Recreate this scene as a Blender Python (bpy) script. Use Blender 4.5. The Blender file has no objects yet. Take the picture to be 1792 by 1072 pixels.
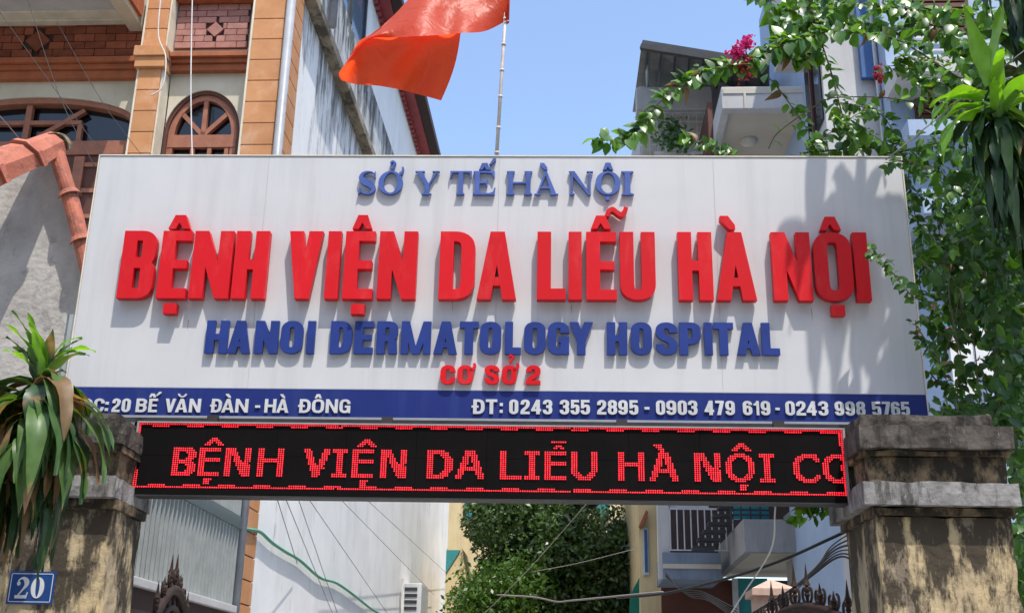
import bpy, bmesh, math, random
from mathutils import Vector, Matrix, noise
from mathutils.geometry import tessellate_polygon, delaunay_2d_cdt
R = math.radians
rnd = random.Random(7)
C = bpy.context.scene.collection
sc = bpy.context.scene

# ---------------------------------------------------------------- camera
FPX, PITCH, ROLL = 2000.0, R(19.2), R(1.04)
CAM = Vector((0, 0, 1.6))
_f = Vector((0, math.cos(PITCH), math.sin(PITCH)))
_r0 = Vector((1, 0, 0)); _u0 = Vector((0, -math.sin(PITCH), math.cos(PITCH)))
CU = _u0 * math.cos(ROLL) - _r0 * math.sin(ROLL)
CR = _r0 * math.cos(ROLL) + _u0 * math.sin(ROLL)
cd = bpy.data.cameras.new('camera'); cam = bpy.data.objects.new('camera', cd); C.objects.link(cam)
cd.sensor_width = 36; cd.sensor_fit = 'HORIZONTAL'; cd.lens = 36 * FPX / 1792; cd.clip_start = .05; cd.clip_end = 2000
m = Matrix((CR, CU, -_f)).transposed().to_4x4(); m.translation = CAM
cam.matrix_world = m
sc.camera = cam
# ---------------------------------------------------------------- light
SUND = Vector((-.5, 1, -2.6)).normalized()
world = bpy.data.worlds.new('World'); sc.world = world; world.use_nodes = True
wn = world.node_tree.nodes; wl = world.node_tree.links
bg = wn['Background']; sky = wn.new('ShaderNodeTexSky'); sky.sky_type = 'NISHITA'; sky.sun_disc = False
sky.sun_elevation = math.asin(-SUND.z); sky.sun_rotation = math.atan2(-SUND.x, -SUND.y)
sky.altitude = 0; sky.air_density = 1.1; sky.dust_density = 1.7; sky.ozone_density = 1.6
wl.new(sky.outputs[0], bg.inputs[0]); bg.inputs[1].default_value = .15
sd = bpy.data.lights.new('sun', 'SUN'); sd.energy = 2.6; sd.angle = R(.53); sd.color = (1, .95, .87)
sun = bpy.data.objects.new('sun', sd); C.objects.link(sun); sun.location = (3, -5, 20)
sun.rotation_euler = SUND.to_track_quat('-Z', 'Y').to_euler()
sc.view_settings.view_transform = 'Standard'; sc.view_settings.look = 'None'
sc.view_settings.exposure = 1.0; sc.view_settings.gamma = 1; sc.view_settings.use_curve_mapping = False
sc.cycles.max_bounces = 7; sc.cycles.transparent_max_bounces = 12

# ---------------------------------------------------------------- helpers
def ray(px, py):
    return (_f * FPX + CR * (px - 896) - CU * (py - 536)).normalized()
def at(px, py, Y):
    d = ray(px, py); return CAM + d * ((Y - CAM.y) / d.y)

class Fr:
    """a local frame: x to the right along a facade, y into depth, z up"""
    def __init__(s, o, yaw):
        s.o = Vector(o); s.X = Vector((math.cos(yaw), math.sin(yaw), 0)); s.Y = Vector((-math.sin(yaw), math.cos(yaw), 0))
    def P(s, x, y, z): return s.o + s.X * x + s.Y * y + Vector((0, 0, z))
    def loc(s, p):
        q = p - s.o; return (q.dot(s.X), q.dot(s.Y), q.z)
    def front(s, px, py, yl=0):
        d = ray(px, py); t = (s.P(0, yl, 0) - CAM).dot(s.Y) / d.dot(s.Y)
        l = s.loc(CAM + d * t); return l[0], l[2]
    def side(s, px, py, xl=0):
        d = ray(px, py); t = (s.P(xl, 0, 0) - CAM).dot(s.X) / d.dot(s.X)
        l = s.loc(CAM + d * t); return l[1], l[2]
W0 = Fr((0, 0, 0), 0)

class MB:
    def __init__(s): s.v = []; s.f = []
    def add(s, vs, fs):
        n = len(s.v); s.v += [Vector(a) for a in vs]; s.f += [tuple(i + n for i in f) for f in fs]; return s
    def box(s, fr, x0, x1, y0, y1, z0, z1):
        if x0 > x1: x0, x1 = x1, x0
        if z0 > z1: z0, z1 = z1, z0
        vs = [fr.P(x, y, z) for z in (z0, z1) for y in (y0, y1) for x in (x0, x1)]
        return s.add(vs, [(0, 2, 3, 1), (4, 5, 7, 6), (0, 1, 5, 4), (2, 6, 7, 3), (0, 4, 6, 2), (1, 3, 7, 5)])
    def fbox(s, fr, x0, y0, x1, y1, yl, th):
        """front face on the local plane yl, given by where its corners appear, th deep"""
        xm, ym = (x0 + x1) / 2, (y0 + y1) / 2
        return s.box(fr, fr.front(x0, ym, yl)[0], fr.front(x1, ym, yl)[0], yl, yl + th, fr.front(xm, y1, yl)[1], fr.front(xm, y0, yl)[1])
    def prism(s, pts, off):
        """pts: planar loop of world points, off: extrusion vector"""
        n = len(pts); off = Vector(off)
        tri = tessellate_polygon([pts])
        vs = [Vector(p) for p in pts] + [Vector(p) + off for p in pts]
        fs = [t for t in tri] + [(t[0] + n, t[2] + n, t[1] + n) for t in tri]
        fs += [(i, (i + 1) % n, (i + 1) % n + n, i + n) for i in range(n)]
        return s.add(vs, fs)
    def plate(s, loops, off):
        n = sum(len(l) for l in loops); off = Vector(off)
        flat = [Vector(p) for l in loops for p in l]
        tri = tessellate_polygon([[Vector(p) for p in l] for l in loops])
        fs = [tuple(t) for t in tri] + [(t[0] + n, t[2] + n, t[1] + n) for t in tri]
        k = 0
        for l in loops:
            m_ = len(l)
            fs += [(k + i, k + (i + 1) % m_, k + (i + 1) % m_ + n, k + i + n) for i in range(m_)]; k += m_
        return s.add(flat + [p + off for p in flat], fs)
    def tube(s, pts, r, seg=6, r1=None, caps=True):
        pts = [Vector(p) for p in pts]; n = len(pts); vs = []; up = None
        for i, p in enumerate(pts):
            d = (pts[min(i + 1, n - 1)] - pts[max(i - 1, 0)]).normalized()
            if up is None: up = d.orthogonal().normalized()
            up = (up - d * up.dot(d)).normalized(); sd_ = d.cross(up)
            rr = r if r1 is None else r + (r1 - r) * i / max(1, n - 1)
            vs += [p + (up * math.cos(2 * math.pi * k / seg) + sd_ * math.sin(2 * math.pi * k / seg)) * rr for k in range(seg)]
        fs = [(i * seg + k, i * seg + (k + 1) % seg, (i + 1) * seg + (k + 1) % seg, (i + 1) * seg + k) for i in range(n - 1) for k in range(seg)]
        if caps: fs += [tuple(range(seg))[::-1], tuple((n - 1) * seg + k for k in range(seg))]
        return s.add(vs, fs)
    def quad(s, *p): return s.add(p, [tuple(range(len(p)))])
    def ball(s, c, r, n=6, sq=1):
        vs = []; fs = []
        for i in range(n + 1):
            a = math.pi * i / n
            for k in range(2 * n):
                b = math.pi * k / n
                vs.append(Vector(c) + Vector((r * math.sin(a) * math.cos(b), r * math.sin(a) * math.sin(b), r * sq * math.cos(a))))
        for i in range(n):
            for k in range(2 * n):
                fs.append((i * 2 * n + k, (i + 1) * 2 * n + k, (i + 1) * 2 * n + (k + 1) % (2 * n), i * 2 * n + (k + 1) % (2 * n)))
        return s.add(vs, fs)

def smooth_path(pts, n=6):
    """Catmull-Rom through the points"""
    P_ = [Vector(p) for p in pts]; P_ = [P_[0] * 2 - P_[1]] + P_ + [P_[-1] * 2 - P_[-2]]; out = []
    for i in range(1, len(P_) - 2):
        a, b, c, d = P_[i - 1:i + 3]
        for k in range(n):
            t = k / n
            out.append(.5 * ((2 * b) + (c - a) * t + (2 * a - 5 * b + 4 * c - d) * t * t + (3 * b - a - 3 * c + d) * t ** 3))
    out.append(P_[-2]); return out

def base_of(parent):
    o = parent
    while o is not None and o.parent is not None: o = o.parent
    return o.location.copy() if o is not None else Vector((0, 0, 0))
def mk(name, mb, mat, parent=None, bevel=0, smooth=False, loc=None):
    me = bpy.data.meshes.new(name)
    L = base_of(parent) if parent else (Vector(loc) if loc is not None else Vector((0, 0, 0)))
    me.from_pydata([v - L for v in mb.v], [], mb.f)
    if bevel or not smooth:
        b = bmesh.new(); b.from_mesh(me)
        if bevel:
            b.normal_update()
            es = [e for e in b.edges if len(e.link_faces) == 2 and e.calc_face_angle(0) > .5]
            bmesh.ops.bevel(b, geom=es, offset=bevel, segments=2, affect='EDGES', profile=.6, clamp_overlap=True)
        b.to_mesh(me); b.free()
    if smooth:
        for p in me.polygons: p.use_smooth = True
    o = bpy.data.objects.new(name, me); C.objects.link(o)
    if mat:
        for q in (mat if isinstance(mat, (list, tuple)) else [mat]): me.materials.append(q)
    if parent: o.parent = parent
    else: o.location = L
    return o
def roughen(o, cell=.035, amp=.006, edge=.010):
    """uneven, chipped masonry: cut the piece up and push its points about"""
    b = bmesh.new(); b.from_mesh(o.data)
    for _ in range(5):
        es = [e for e in b.edges if e.calc_length() > cell * 1.6]
        if not es: break
        bmesh.ops.subdivide_edges(b, edges=es, cuts=1, use_grid_fill=True)
    b.normal_update()
    base = o.parent.location if o.parent else Vector()
    for v in b.verts:
        p = v.co + base; n1 = noise.noise(p * 7) * amp + noise.noise(p * 26) * amp * .6
        sharp = any(len(e.link_faces) == 2 and e.calc_face_angle(0) > .3 for e in v.link_edges)
        if sharp: n1 -= edge * max(0, noise.noise(p * 14 + Vector((5, 2, 9))) + .15)
        v.co += v.normal * n1
    b.to_mesh(o.data); b.free()
    for p in o.data.polygons: p.use_smooth = False
    return o
def inst(name, me, parent, M4):
    o = bpy.data.objects.new(name, me); C.objects.link(o); o.parent = parent; o.matrix_basis = M4; return o
def tag(o, label=None, cat=None, group=None, kind=None):
    if label: o['label'] = label
    if cat: o['category'] = cat
    if group: o['group'] = group
    if kind: o['kind'] = kind
    return o
def thing(name, label, cat, loc, group=None):
    o = bpy.data.objects.new(name, None); C.objects.link(o); o.location = loc; o.empty_display_size = .2
    return tag(o, label, cat, group)

# ---------------------------------------------------------------- materials
def newmat(name):
    m_ = bpy.data.materials.new(name); m_.use_nodes = True
    nt = m_.node_tree; return m_, nt, nt.nodes['Principled BSDF']
def col(c): return (c[0], c[1], c[2], 1)
def mat(name, c, c2=None, scale=6, rough=.7, bump=.15, stain=None, stain_amt=.5, stain_scale=(6, 6, .8), metal=0, spec=.3, trans=None, bscale=40, stain_lo=.45, stain_w=.25, per_obj=0, grad=None, stain2=None, s2_amt=.7, s2_scale=(5, 5, 4), s2_lo=.55, s2_w=.05):
    m_, nt, b = newmat(name); N = nt.nodes; Lk = nt.links
    tc = N.new('ShaderNodeTexCoord')
    b.inputs['Roughness'].default_value = rough; b.inputs['Metallic'].default_value = metal
    b.inputs['Specular IOR Level'].default_value = spec
    n1 = N.new('ShaderNodeTexNoise'); n1.inputs['Scale'].default_value = scale; n1.inputs['Detail'].default_value = 8; n1.inputs['Roughness'].default_value = .62
    Lk.new(tc.outputs['Object'], n1.inputs['Vector'])
    c2 = c2 or tuple(x * .8 for x in c)
    r1 = N.new('ShaderNodeValToRGB'); r1.color_ramp.elements[0].color = col(c2); r1.color_ramp.elements[1].color = col(c)
    r1.color_ramp.elements[0].position = .33; r1.color_ramp.elements[1].position = .62
    Lk.new(n1.outputs['Fac'], r1.inputs[0]); out = r1.outputs[0]
    if stain:
        mp = N.new('ShaderNodeMapping'); mp.inputs['Scale'].default_value = stain_scale
        Lk.new(tc.outputs['Object'], mp.inputs['Vector'])
        n2 = N.new('ShaderNodeTexNoise'); n2.inputs['Scale'].default_value = 1; n2.inputs['Detail'].default_value = 10; n2.inputs['Roughness'].default_value = .7
        Lk.new(mp.outputs[0], n2.inputs['Vector'])
        r2 = N.new('ShaderNodeMapRange'); r2.inputs[1].default_value = stain_lo; r2.inputs[2].default_value = stain_lo + stain_w; r2.inputs[4].default_value = stain_amt
        if grad:
            sx_ = N.new('ShaderNodeSeparateXYZ'); Lk.new(tc.outputs['Object'], sx_.inputs[0])
            g_ = N.new('ShaderNodeMapRange'); g_.inputs[1].default_value = grad[0]; g_.inputs[2].default_value = grad[1]; g_.inputs[4].default_value = grad[2]; Lk.new(sx_.outputs[2], g_.inputs[0])
            a_ = N.new('ShaderNodeMath'); a_.operation = 'ADD'; Lk.new(n2.outputs['Fac'], a_.inputs[0]); Lk.new(g_.outputs[0], a_.inputs[1]); Lk.new(a_.outputs[0], r2.inputs[0])
        else: Lk.new(n2.outputs['Fac'], r2.inputs[0])
        mx = N.new('ShaderNodeMix'); mx.data_type = 'RGBA'; Lk.new(r2.outputs[0], mx.inputs[0]); Lk.new(out, mx.inputs[6]); mx.inputs[7].default_value = col(stain)
        out = mx.outputs[2]
    if stain2:
        mq = N.new('ShaderNodeMapping'); mq.inputs['Scale'].default_value = s2_scale; mq.inputs['Location'].default_value = (3.3, 7.1, 1.7)
        Lk.new(tc.outputs['Object'], mq.inputs['Vector'])
        n4 = N.new('ShaderNodeTexNoise'); n4.inputs['Scale'].default_value = 1; n4.inputs['Detail'].default_value = 12; n4.inputs['Roughness'].default_value = .75
        Lk.new(mq.outputs[0], n4.inputs['Vector'])
        r4 = N.new('ShaderNodeMapRange'); r4.inputs[1].default_value = s2_lo; r4.inputs[2].default_value = s2_lo + s2_w; r4.inputs[4].default_value = s2_amt
        Lk.new(n4.outputs['Fac'], r4.inputs[0])
        m4_ = N.new('ShaderNodeMix'); m4_.data_type = 'RGBA'; Lk.new(r4.outputs[0], m4_.inputs[0]); Lk.new(out, m4_.inputs[6]); m4_.inputs[7].default_value = col(stain2)
        out = m4_.outputs[2]
    if per_obj:
        oi = N.new('ShaderNodeObjectInfo'); hs = N.new('ShaderNodeHueSaturation')
        mr = N.new('ShaderNodeMapRange'); mr.inputs[3].default_value = 1 - per_obj; mr.inputs[4].default_value = 1 + per_obj
        Lk.new(oi.outputs['Random'], mr.inputs[0]); Lk.new(mr.outputs[0], hs.inputs['Value']); Lk.new(out, hs.inputs['Color']); out = hs.outputs[0]
    Lk.new(out, b.inputs['Base Color'])
    if bump:
        n3 = N.new('ShaderNodeTexNoise'); n3.inputs['Scale'].default_value = bscale; n3.inputs['Detail'].default_value = 6
        Lk.new(tc.outputs['Object'], n3.inputs['Vector'])
        bp = N.new('ShaderNodeBump'); bp.inputs['Strength'].default_value = bump; bp.inputs['Distance'].default_value = .01
        Lk.new(n3.outputs['Fac'], bp.inputs['Height']); Lk.new(bp.outputs[0], b.inputs['Normal'])
    m_['_'] = 1
    return m_
def leafmat(name, c, c2, rough=.35, spec=.5, tr=.35, tcol=None, dry=None, dry_lo=.62):
    m_, nt, b = newmat(name); N = nt.nodes; Lk = nt.links
    oi = N.new('ShaderNodeObjectInfo'); gp = N.new('ShaderNodeNewGeometry')
    ad = N.new('ShaderNodeMath'); ad.operation = 'ADD'; Lk.new(oi.outputs['Random'], ad.inputs[0]); Lk.new(gp.outputs['Random Per Island'], ad.inputs[1])
    fr = N.new('ShaderNodeMath'); fr.operation = 'FRACT'; Lk.new(ad.outputs[0], fr.inputs[0])
    rp = N.new('ShaderNodeValToRGB'); rp.color_ramp.elements[0].color = col(c); rp.color_ramp.elements[1].color = col(c2)
    Lk.new(fr.outputs[0], rp.inputs[0]); out = rp.outputs[0]
    tc = N.new('ShaderNodeTexCoord'); nz = N.new('ShaderNodeTexNoise'); nz.inputs['Scale'].default_value = 18; nz.inputs['Detail'].default_value = 4
    Lk.new(tc.outputs['Object'], nz.inputs['Vector'])
    if dry:
        mr = N.new('ShaderNodeMapRange'); mr.inputs[1].default_value = dry_lo; mr.inputs[2].default_value = dry_lo + .06
        nd = N.new('ShaderNodeTexNoise'); nd.inputs['Scale'].default_value = 5; nd.inputs['Detail'].default_value = 3; Lk.new(tc.outputs['Object'], nd.inputs['Vector'])
        Lk.new(nd.outputs['Fac'], mr.inputs[0])
        mx = N.new('ShaderNodeMix'); mx.data_type = 'RGBA'; Lk.new(mr.outputs[0], mx.inputs[0]); Lk.new(out, mx.inputs[6]); mx.inputs[7].default_value = col(dry); out = mx.outputs[2]
    hs = N.new('ShaderNodeHueSaturation'); mv = N.new('ShaderNodeMapRange'); mv.inputs[3].default_value = .6; mv.inputs[4].default_value = 1.4
    Lk.new(nz.outputs['Fac'], mv.inputs[0]); Lk.new(mv.outputs[0], hs.inputs['Value']); Lk.new(out, hs.inputs['Color']); out = hs.outputs[0]
    Lk.new(out, b.inputs['Base Color']); b.inputs['Roughness'].default_value = rough; b.inputs['Specular IOR Level'].default_value = spec
    tb = N.new('ShaderNodeBsdfTranslucent'); g = N.new('ShaderNodeMix'); g.data_type = 'RGBA'; g.blend_type = 'MULTIPLY'; g.inputs[0].default_value = 1
    Lk.new(out, g.inputs[6]); g.inputs[7].default_value = col(tcol or (2.2, 2.0, .5)); Lk.new(g.outputs[2], tb.inputs[0])
    ms = N.new('ShaderNodeMixShader'); ms.inputs[0].default_value = tr
    Lk.new(b.outputs[0], ms.inputs[1]); Lk.new(tb.outputs[0], ms.inputs[2]); Lk.new(ms.outputs[0], N['Material Output'].inputs[0])
    return m_
def emis(name, c, s):
    m_, nt, b = newmat(name); b.inputs['Base Color'].default_value = col((.3, .02, .02)); b.inputs['Emission Color'].default_value = col(c); b.inputs['Emission Strength'].default_value = s
    N = nt.nodes; g = N.new('ShaderNodeNewGeometry'); r_ = N.new('ShaderNodeMapRange'); r_.inputs[3].default_value = s * .62; r_.inputs[4].default_value = s * 1.25
    nt.links.new(g.outputs['Random Per Island'], r_.inputs[0]); nt.links.new(r_.outputs[0], b.inputs['Emission Strength']); return m_
def glassmat(name, c, rough=.06):
    m_, nt, b = newmat(name); b.inputs['Base Color'].default_value = col(c); b.inputs['Roughness'].default_value = rough; b.inputs['Specular IOR Level'].default_value = .6; return m_

M = dict(
    signwhite=mat('sign white', (.59, .59, .60), (.545, .55, .565), 2, .45, 0, stain=(.36, .36, .35), stain_amt=.38, stain_scale=(7, 7, .5), stain_lo=.5),
    signedge=mat('sign edge', (.72, .66, .55), rough=.5, bump=0),
    blueband=mat('blue band', (.013, .026, .155), (.017, .032, .18), 3, .4, 0, stain=(.07, .10, .27), stain_amt=.3, stain_scale=(9, 9, .7), stain_lo=.52),
    red=mat('red letter', (.62, .008, .016), (.60, .008, .014), 8, .42, .02, spec=.25, stain=(.75, .12, .11), stain_amt=.3, stain_scale=(12, 12, 4), stain_lo=.52, per_obj=.06),
    blue=mat('blue letter', (.018, .042, .22), (.015, .034, .18), 8, .42, .02, spec=.35, per_obj=.06),
    serifblue=mat('faded blue letter', (.07, .12, .37), (.04, .08, .28), 12, .45, .02, spec=.35, per_obj=.12),
    whitel=mat('white letter', (.62, .63, .64), rough=.4, bump=0, stain=(.4, .4, .38), stain_amt=.3),
    black=mat('black panel', (.006, .005, .005), (.004, .004, .004), rough=.8, bump=0, spec=.08),
    darksteel=mat('dark steel', (.045, .045, .05), (.03, .03, .03), 8, .5, .05),
    alu=mat('aluminium edge', (.5, .42, .42), rough=.4, bump=0, metal=.4),
    orange=mat('orange stone', (.56, .27, .12), (.49, .22, .09), 5, .75, .12, stain=(.75, .55, .42), stain_amt=.45, stain_scale=(4, 4, 3), stain_lo=.52, per_obj=.08),
    terracotta=mat('terracotta moulding', (.40, .12, .05), (.32, .09, .035), 7, .65, .1, stain=(.16, .07, .04), stain_amt=.5),
    cream=mat('cream plaster', (.62, .57, .45), (.52, .47, .36), 2.5, .8, .08, stain=(.4, .3, .2), stain_amt=.35, stain_scale=(2.5, 2.5, .7)),
    creamside=mat('cream edge', (.72, .66, .52), rough=.7, bump=.05),
    brick=mat('frieze brick', (.28, .085, .045), (.2, .055, .03), 9, .8, .3, per_obj=.28),
    brickpink=mat('pale frieze brick', (.40, .20, .16), (.33, .14, .11), 9, .8, .3, per_obj=.22),
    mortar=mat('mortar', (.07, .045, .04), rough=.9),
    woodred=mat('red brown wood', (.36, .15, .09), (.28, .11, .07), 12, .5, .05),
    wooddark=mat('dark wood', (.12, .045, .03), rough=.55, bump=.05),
    darkglass=glassmat('dark glass', (.008, .010, .013)),
    blueglass=glassmat('blue glass', (.08, .13, .2), .05),
    tealglass=glassmat('teal glass', (.03, .22, .26), .15),
    wallwhite=mat('white plaster', (.86, .86, .85), (.78, .78, .77), 1.6, .85, .1, stain=(.35, .34, .31), stain_amt=.4, stain_scale=(3.5, 3.5, .35), stain_lo=.52),
    wallgrimy=mat('mould streaked plaster', (.62, .62, .60), (.45, .45, .44), 2, .85, .2, stain=(.07, .07, .06), stain_amt=.85, stain_scale=(4, 4, .9), stain_lo=.46, stain_w=.16),
    ledge=mat('mossy ledge', (.42, .35, .26), (.25, .2, .14), 3, .9, .3, stain=(.06, .055, .04), stain_amt=.85, stain_scale=(3, 2.2, 3), stain_lo=.47, stain_w=.1),
    concrete=mat('grey render', (.50, .475, .44), (.33, .31, .285), 2.6, .92, .9, stain=(.24, .18, .13), stain_amt=.6, stain2=(.22, .21, .20), s2_amt=.5, s2_scale=(6, 6, 4), s2_lo=.56, stain_scale=(2.5, 2.5, 1.6), stain_lo=.5, bscale=22),
    tile=mat('ridge tile', (.50, .17, .105), (.36, .11, .07), 7, .75, .4, stain=(.16, .07, .05), stain_amt=.6, stain_scale=(9, 9, 9), stain_lo=.52, stain_w=.08, per_obj=.18, stain2=(.5, .33, .27), s2_amt=.5, s2_scale=(14, 14, 14), s2_lo=.58),
    mortarpale=mat('pale mortar', (.5, .5, .46), (.4, .4, .36), 14, .9, .4),
    ochre=mat('weathered ochre plaster', (.55, .42, .23), (.37, .30, .20), 4, .92, .8, stain=(.040, .032, .024), stain_amt=.95, stain_scale=(8, 8, 2.6), stain_lo=.54, stain_w=.09, bscale=24, grad=(1.75, 2.45, .19), stain2=(.36, .29, .21), s2_amt=.5, s2_scale=(9, 9, 4), s2_lo=.55),
    ochredark=mat('mouldy plaster', (.26, .19, .11), (.08, .06, .04), 9, .92, .8, stain=(.022, .019, .015), stain_amt=.92, stain_scale=(11, 11, 6), stain_lo=.44, stain_w=.10, bscale=26, stain2=(.33, .27, .18), s2_amt=.6, s2_scale=(12, 12, 9), s2_lo=.60),
    capgrey=mat('weathered cap', (.31, .30, .29), (.14, .13, .125), 9, .9, .7, stain=(.05, .045, .04), stain_amt=.85, stain_scale=(13, 13, 3), stain_lo=.50, stain_w=.10, bscale=30, stain2=(.5, .47, .43), s2_amt=.5, s2_scale=(20, 20, 12), s2_lo=.62),
    capdark=mat('dark weathered cap', (.12, .105, .09), (.04, .035, .03), 10, .92, .8, stain=(.02, .018, .015), stain_amt=.8, stain_scale=(12, 12, 4), stain_lo=.5, stain_w=.1, bscale=30, stain2=(.42, .38, .32), s2_amt=.6, s2_scale=(26, 26, 9), s2_lo=.61),
    plateblue=mat('enamel blue', (.015, .06, .22), rough=.2, bump=0, spec=.5),
    bluewall=mat('pale blue wall', (.36, .45, .60), (.31, .40, .54), 2, .8, .06, stain=(.3, .36, .45), stain_amt=.35, stain_scale=(4, 4, .5)),
    bluetrim=mat('navy trim', (.05, .13, .32), rough=.5, bump=0),
    whitewall=mat('off white wall', (.56, .55, .54), (.48, .47, .46), 2, .8, .08, stain=(.35, .34, .32), stain_amt=.35, stain_scale=(5, 5, .6)),
    beige=mat('beige soffit', (.58, .53, .44), (.50, .45, .37), 2, .8, .05),
    corr=mat('corrugated sheet', (.16, .15, .14), (.10, .10, .095), 3, .6, .1),
    steelwhite=mat('painted steel', (.6, .62, .63), rough=.4, bump=0),
    yellowwall=mat('yellow wall', (.72, .58, .33), (.66, .52, .28), 2, .8, .08, stain=(.4, .3, .16), stain_amt=.4),
    pale=mat('bleached pole', (.62, .58, .55), (.45, .40, .38), 20, .5, .05),
    eavered=mat('maroon eave', (.35, .06, .07), (.26, .04, .05), 6, .6, .05),
    eavedark=mat('dark eave board', (.05, .025, .025), rough=.7),  # one even near-black maroon for the outer roof edge
    pipe=mat('grey pipe', (.33, .35, .38), rough=.4, bump=0),
    cable=mat('black cable', (.02, .02, .02), rough=.5, bump=0),
    greycable=mat('grey cable', (.25, .22, .2), rough=.6, bump=0),
    whitecable=mat('white cable', (.75, .73, .7), rough=.4, bump=0),
    hose=mat('green hose', (.10, .33, .24), rough=.4, bump=0),
    iron=mat('rusty wrought iron', (.022, .014, .011), (.05, .025, .017), 20, .6, .2),
    pinkstone=mat('pink stone', (.52, .36, .28), (.42, .28, .22), 25, .8, .2),
    bark=mat('bark', (.16, .12, .08), (.09, .06, .04), 20, .9, .4),
    stem=mat('vine stem', (.13, .10, .05), (.20, .15, .09), 20, .8, .2),
    ground=mat('concrete ground', (.30, .29, .27), (.23, .225, .21), 1.5, .9, .2),
    leaf=leafmat('vine leaf', (.045, .14, .022), (.12, .26, .03), .33, .6, .35),
    leafdark=leafmat('shaded vine leaf', (.025, .075, .018), (.05, .13, .025), .35, .5, .3),  # darker copy of the vine leaf, shade put into its green
    dleaf=leafmat('strap leaf', (.035, .085, .035), (.085, .165, .045), .42, .38, .25, dry=(.33, .2, .11), dry_lo=.575),
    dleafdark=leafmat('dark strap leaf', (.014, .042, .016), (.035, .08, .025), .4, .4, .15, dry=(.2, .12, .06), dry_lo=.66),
    dleafdry=leafmat('dry strap leaf', (.30, .17, .08), (.17, .11, .05), .5, .4, .3, tcol=(1.3, 1, .7)),
    dleaffresh=leafmat('fresh strap leaf', (.10, .26, .02), (.17, .36, .03), .3, .6, .4),
    treeleaf=leafmat('tree leaf', (.028, .06, .018), (.075, .14, .04), .35, .5, .15),
    bract=leafmat('bougainvillea bract', (.55, .03, .16), (.62, .04, .25), .5, .3, .35, tcol=(1.2, 1, 1)),
    bractred=leafmat('withered bract', (.36, .03, .06), (.28, .04, .04), .6, .3, .3, tcol=(1.2, 1, 1)),
    shadegrey=mat('shade-darkened balcony render', (.33, .325, .32), (.27, .265, .26), 2, .85, .1, stain=(.15, .15, .14), stain_amt=.5, stain_scale=(6, 6, .9)), slabblue=mat('shade-darkened blue slab', (.22, .27, .35), (.18, .22, .29), 2, .8, .1, stain=(.08, .09, .1), stain_amt=.5, stain_scale=(5, 5, 1)),  # balcony, lower wall and slab: shade from neighbouring buildings put into darker colours
    lamp=mat('lamp glass', (.6, .56, .48), rough=.3, bump=0),
    cloth=mat('white cloth', (.8, .8, .8), rough=.8), pinkcloth=mat('pink cloth', (.7, .08, .35), rough=.8),
    teal=mat('teal paint', (.05, .30, .30), (.04, .25, .26), 4, .6, .05),
    greensheet=mat('green netting', (.01, .17, .11), rough=.7),
)
def flagmat():
    m_, nt, b = newmat('flag cloth'); N = nt.nodes; Lk = nt.links
    b.inputs['Base Color'].default_value = (.66, .075, .03, 1); b.inputs['Roughness'].default_value = .42
    b.inputs['Sheen Weight'].default_value = .5; b.inputs['Sheen Roughness'].default_value = .4; b.inputs['Sheen Tint'].default_value = (1, .75, .6, 1); b.inputs['Specular IOR Level'].default_value = .5
    tb = N.new('ShaderNodeBsdfTranslucent'); tb.inputs[0].default_value = (.95, .10, .02, 1)
    ms = N.new('ShaderNodeMixShader'); ms.inputs[0].default_value = .58
    Lk.new(b.outputs[0], ms.inputs[1]); Lk.new(tb.outputs[0], ms.inputs[2]); Lk.new(ms.outputs[0], N['Material Output'].inputs[0])
    tc = N.new('ShaderNodeTexCoord'); nz = N.new('ShaderNodeTexNoise'); nz.inputs['Scale'].default_value = 11; nz.inputs['Detail'].default_value = 5; nz.inputs['Distortion'].default_value = 1.2; Lk.new(tc.outputs['Object'], nz.inputs[0])
    bp = N.new('ShaderNodeBump'); bp.inputs['Strength'].default_value = .5; bp.inputs['Distance'].default_value = .02; Lk.new(nz.outputs[0], bp.inputs['Height'])
    Lk.new(bp.outputs[0], b.inputs['Normal']); Lk.new(bp.outputs[0], tb.inputs['Normal'])
    return m_
M['flag'] = flagmat()
def translucent_sheet():
    m_, nt, b = newmat('ribbed plastic'); N = nt.nodes; Lk = nt.links
    b.inputs['Base Color'].default_value = (.16, .19, .20, 1); b.inputs['Roughness'].default_value = .35
    tr = N.new('ShaderNodeBsdfTransparent'); tr.inputs[0].default_value = (.75, .85, .88, 1)
    ms = N.new('ShaderNodeMixShader'); ms.inputs[0].default_value = .5
    Lk.new(b.outputs[0], ms.inputs[1]); Lk.new(tr.outputs[0], ms.inputs[2]); Lk.new(ms.outputs[0], N['Material Output'].inputs[0])
    return m_
M['sheet'] = translucent_sheet(); M['ribgrey'] = mat('grey rib', (.36, .39, .39), rough=.4, bump=0)

# ---------------------------------------------------------------- lettering engine (glyphs are unions of strokes)
def rpoly(pts, r, closed=False, n=7):
    out = []; P_ = [Vector(p) for p in pts]; k = len(P_)
    for i, p in enumerate(P_):
        if not closed and i in (0, k - 1): out.append(p); continue
        a = P_[i - 1]; b = P_[(i + 1) % k]
        da = (a - p); db = (b - p)
        fa = .5 if closed or i - 1 > 0 else 1; fb = .5 if closed or i + 1 < k - 1 else 1
        ra = min(r, da.length * fa); rb = min(r, db.length * fb)
        s_ = p + da.normalized() * ra; e = p + db.normalized() * rb
        for j in range(n + 1):
            t = j / n; q = (1 - t) ** 2
            # quadratic pulled a little outward: squarer, sign-maker corners
            c_ = p
            w = 1.25
            den = (1 - t) ** 2 + 2 * w * t * (1 - t) * .8 + t * t
            out.append(((1 - t) ** 2 * s_ + 2 * w * .8 * t * (1 - t) * c_ + t * t * e) / den)
    o2 = [out[0]]
    for q in out[1:]:
        if (q - o2[-1]).length > 1e-5: o2.append(q)
    if closed and (o2[0] - o2[-1]).length < 1e-5: o2.pop()
    return o2
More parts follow.
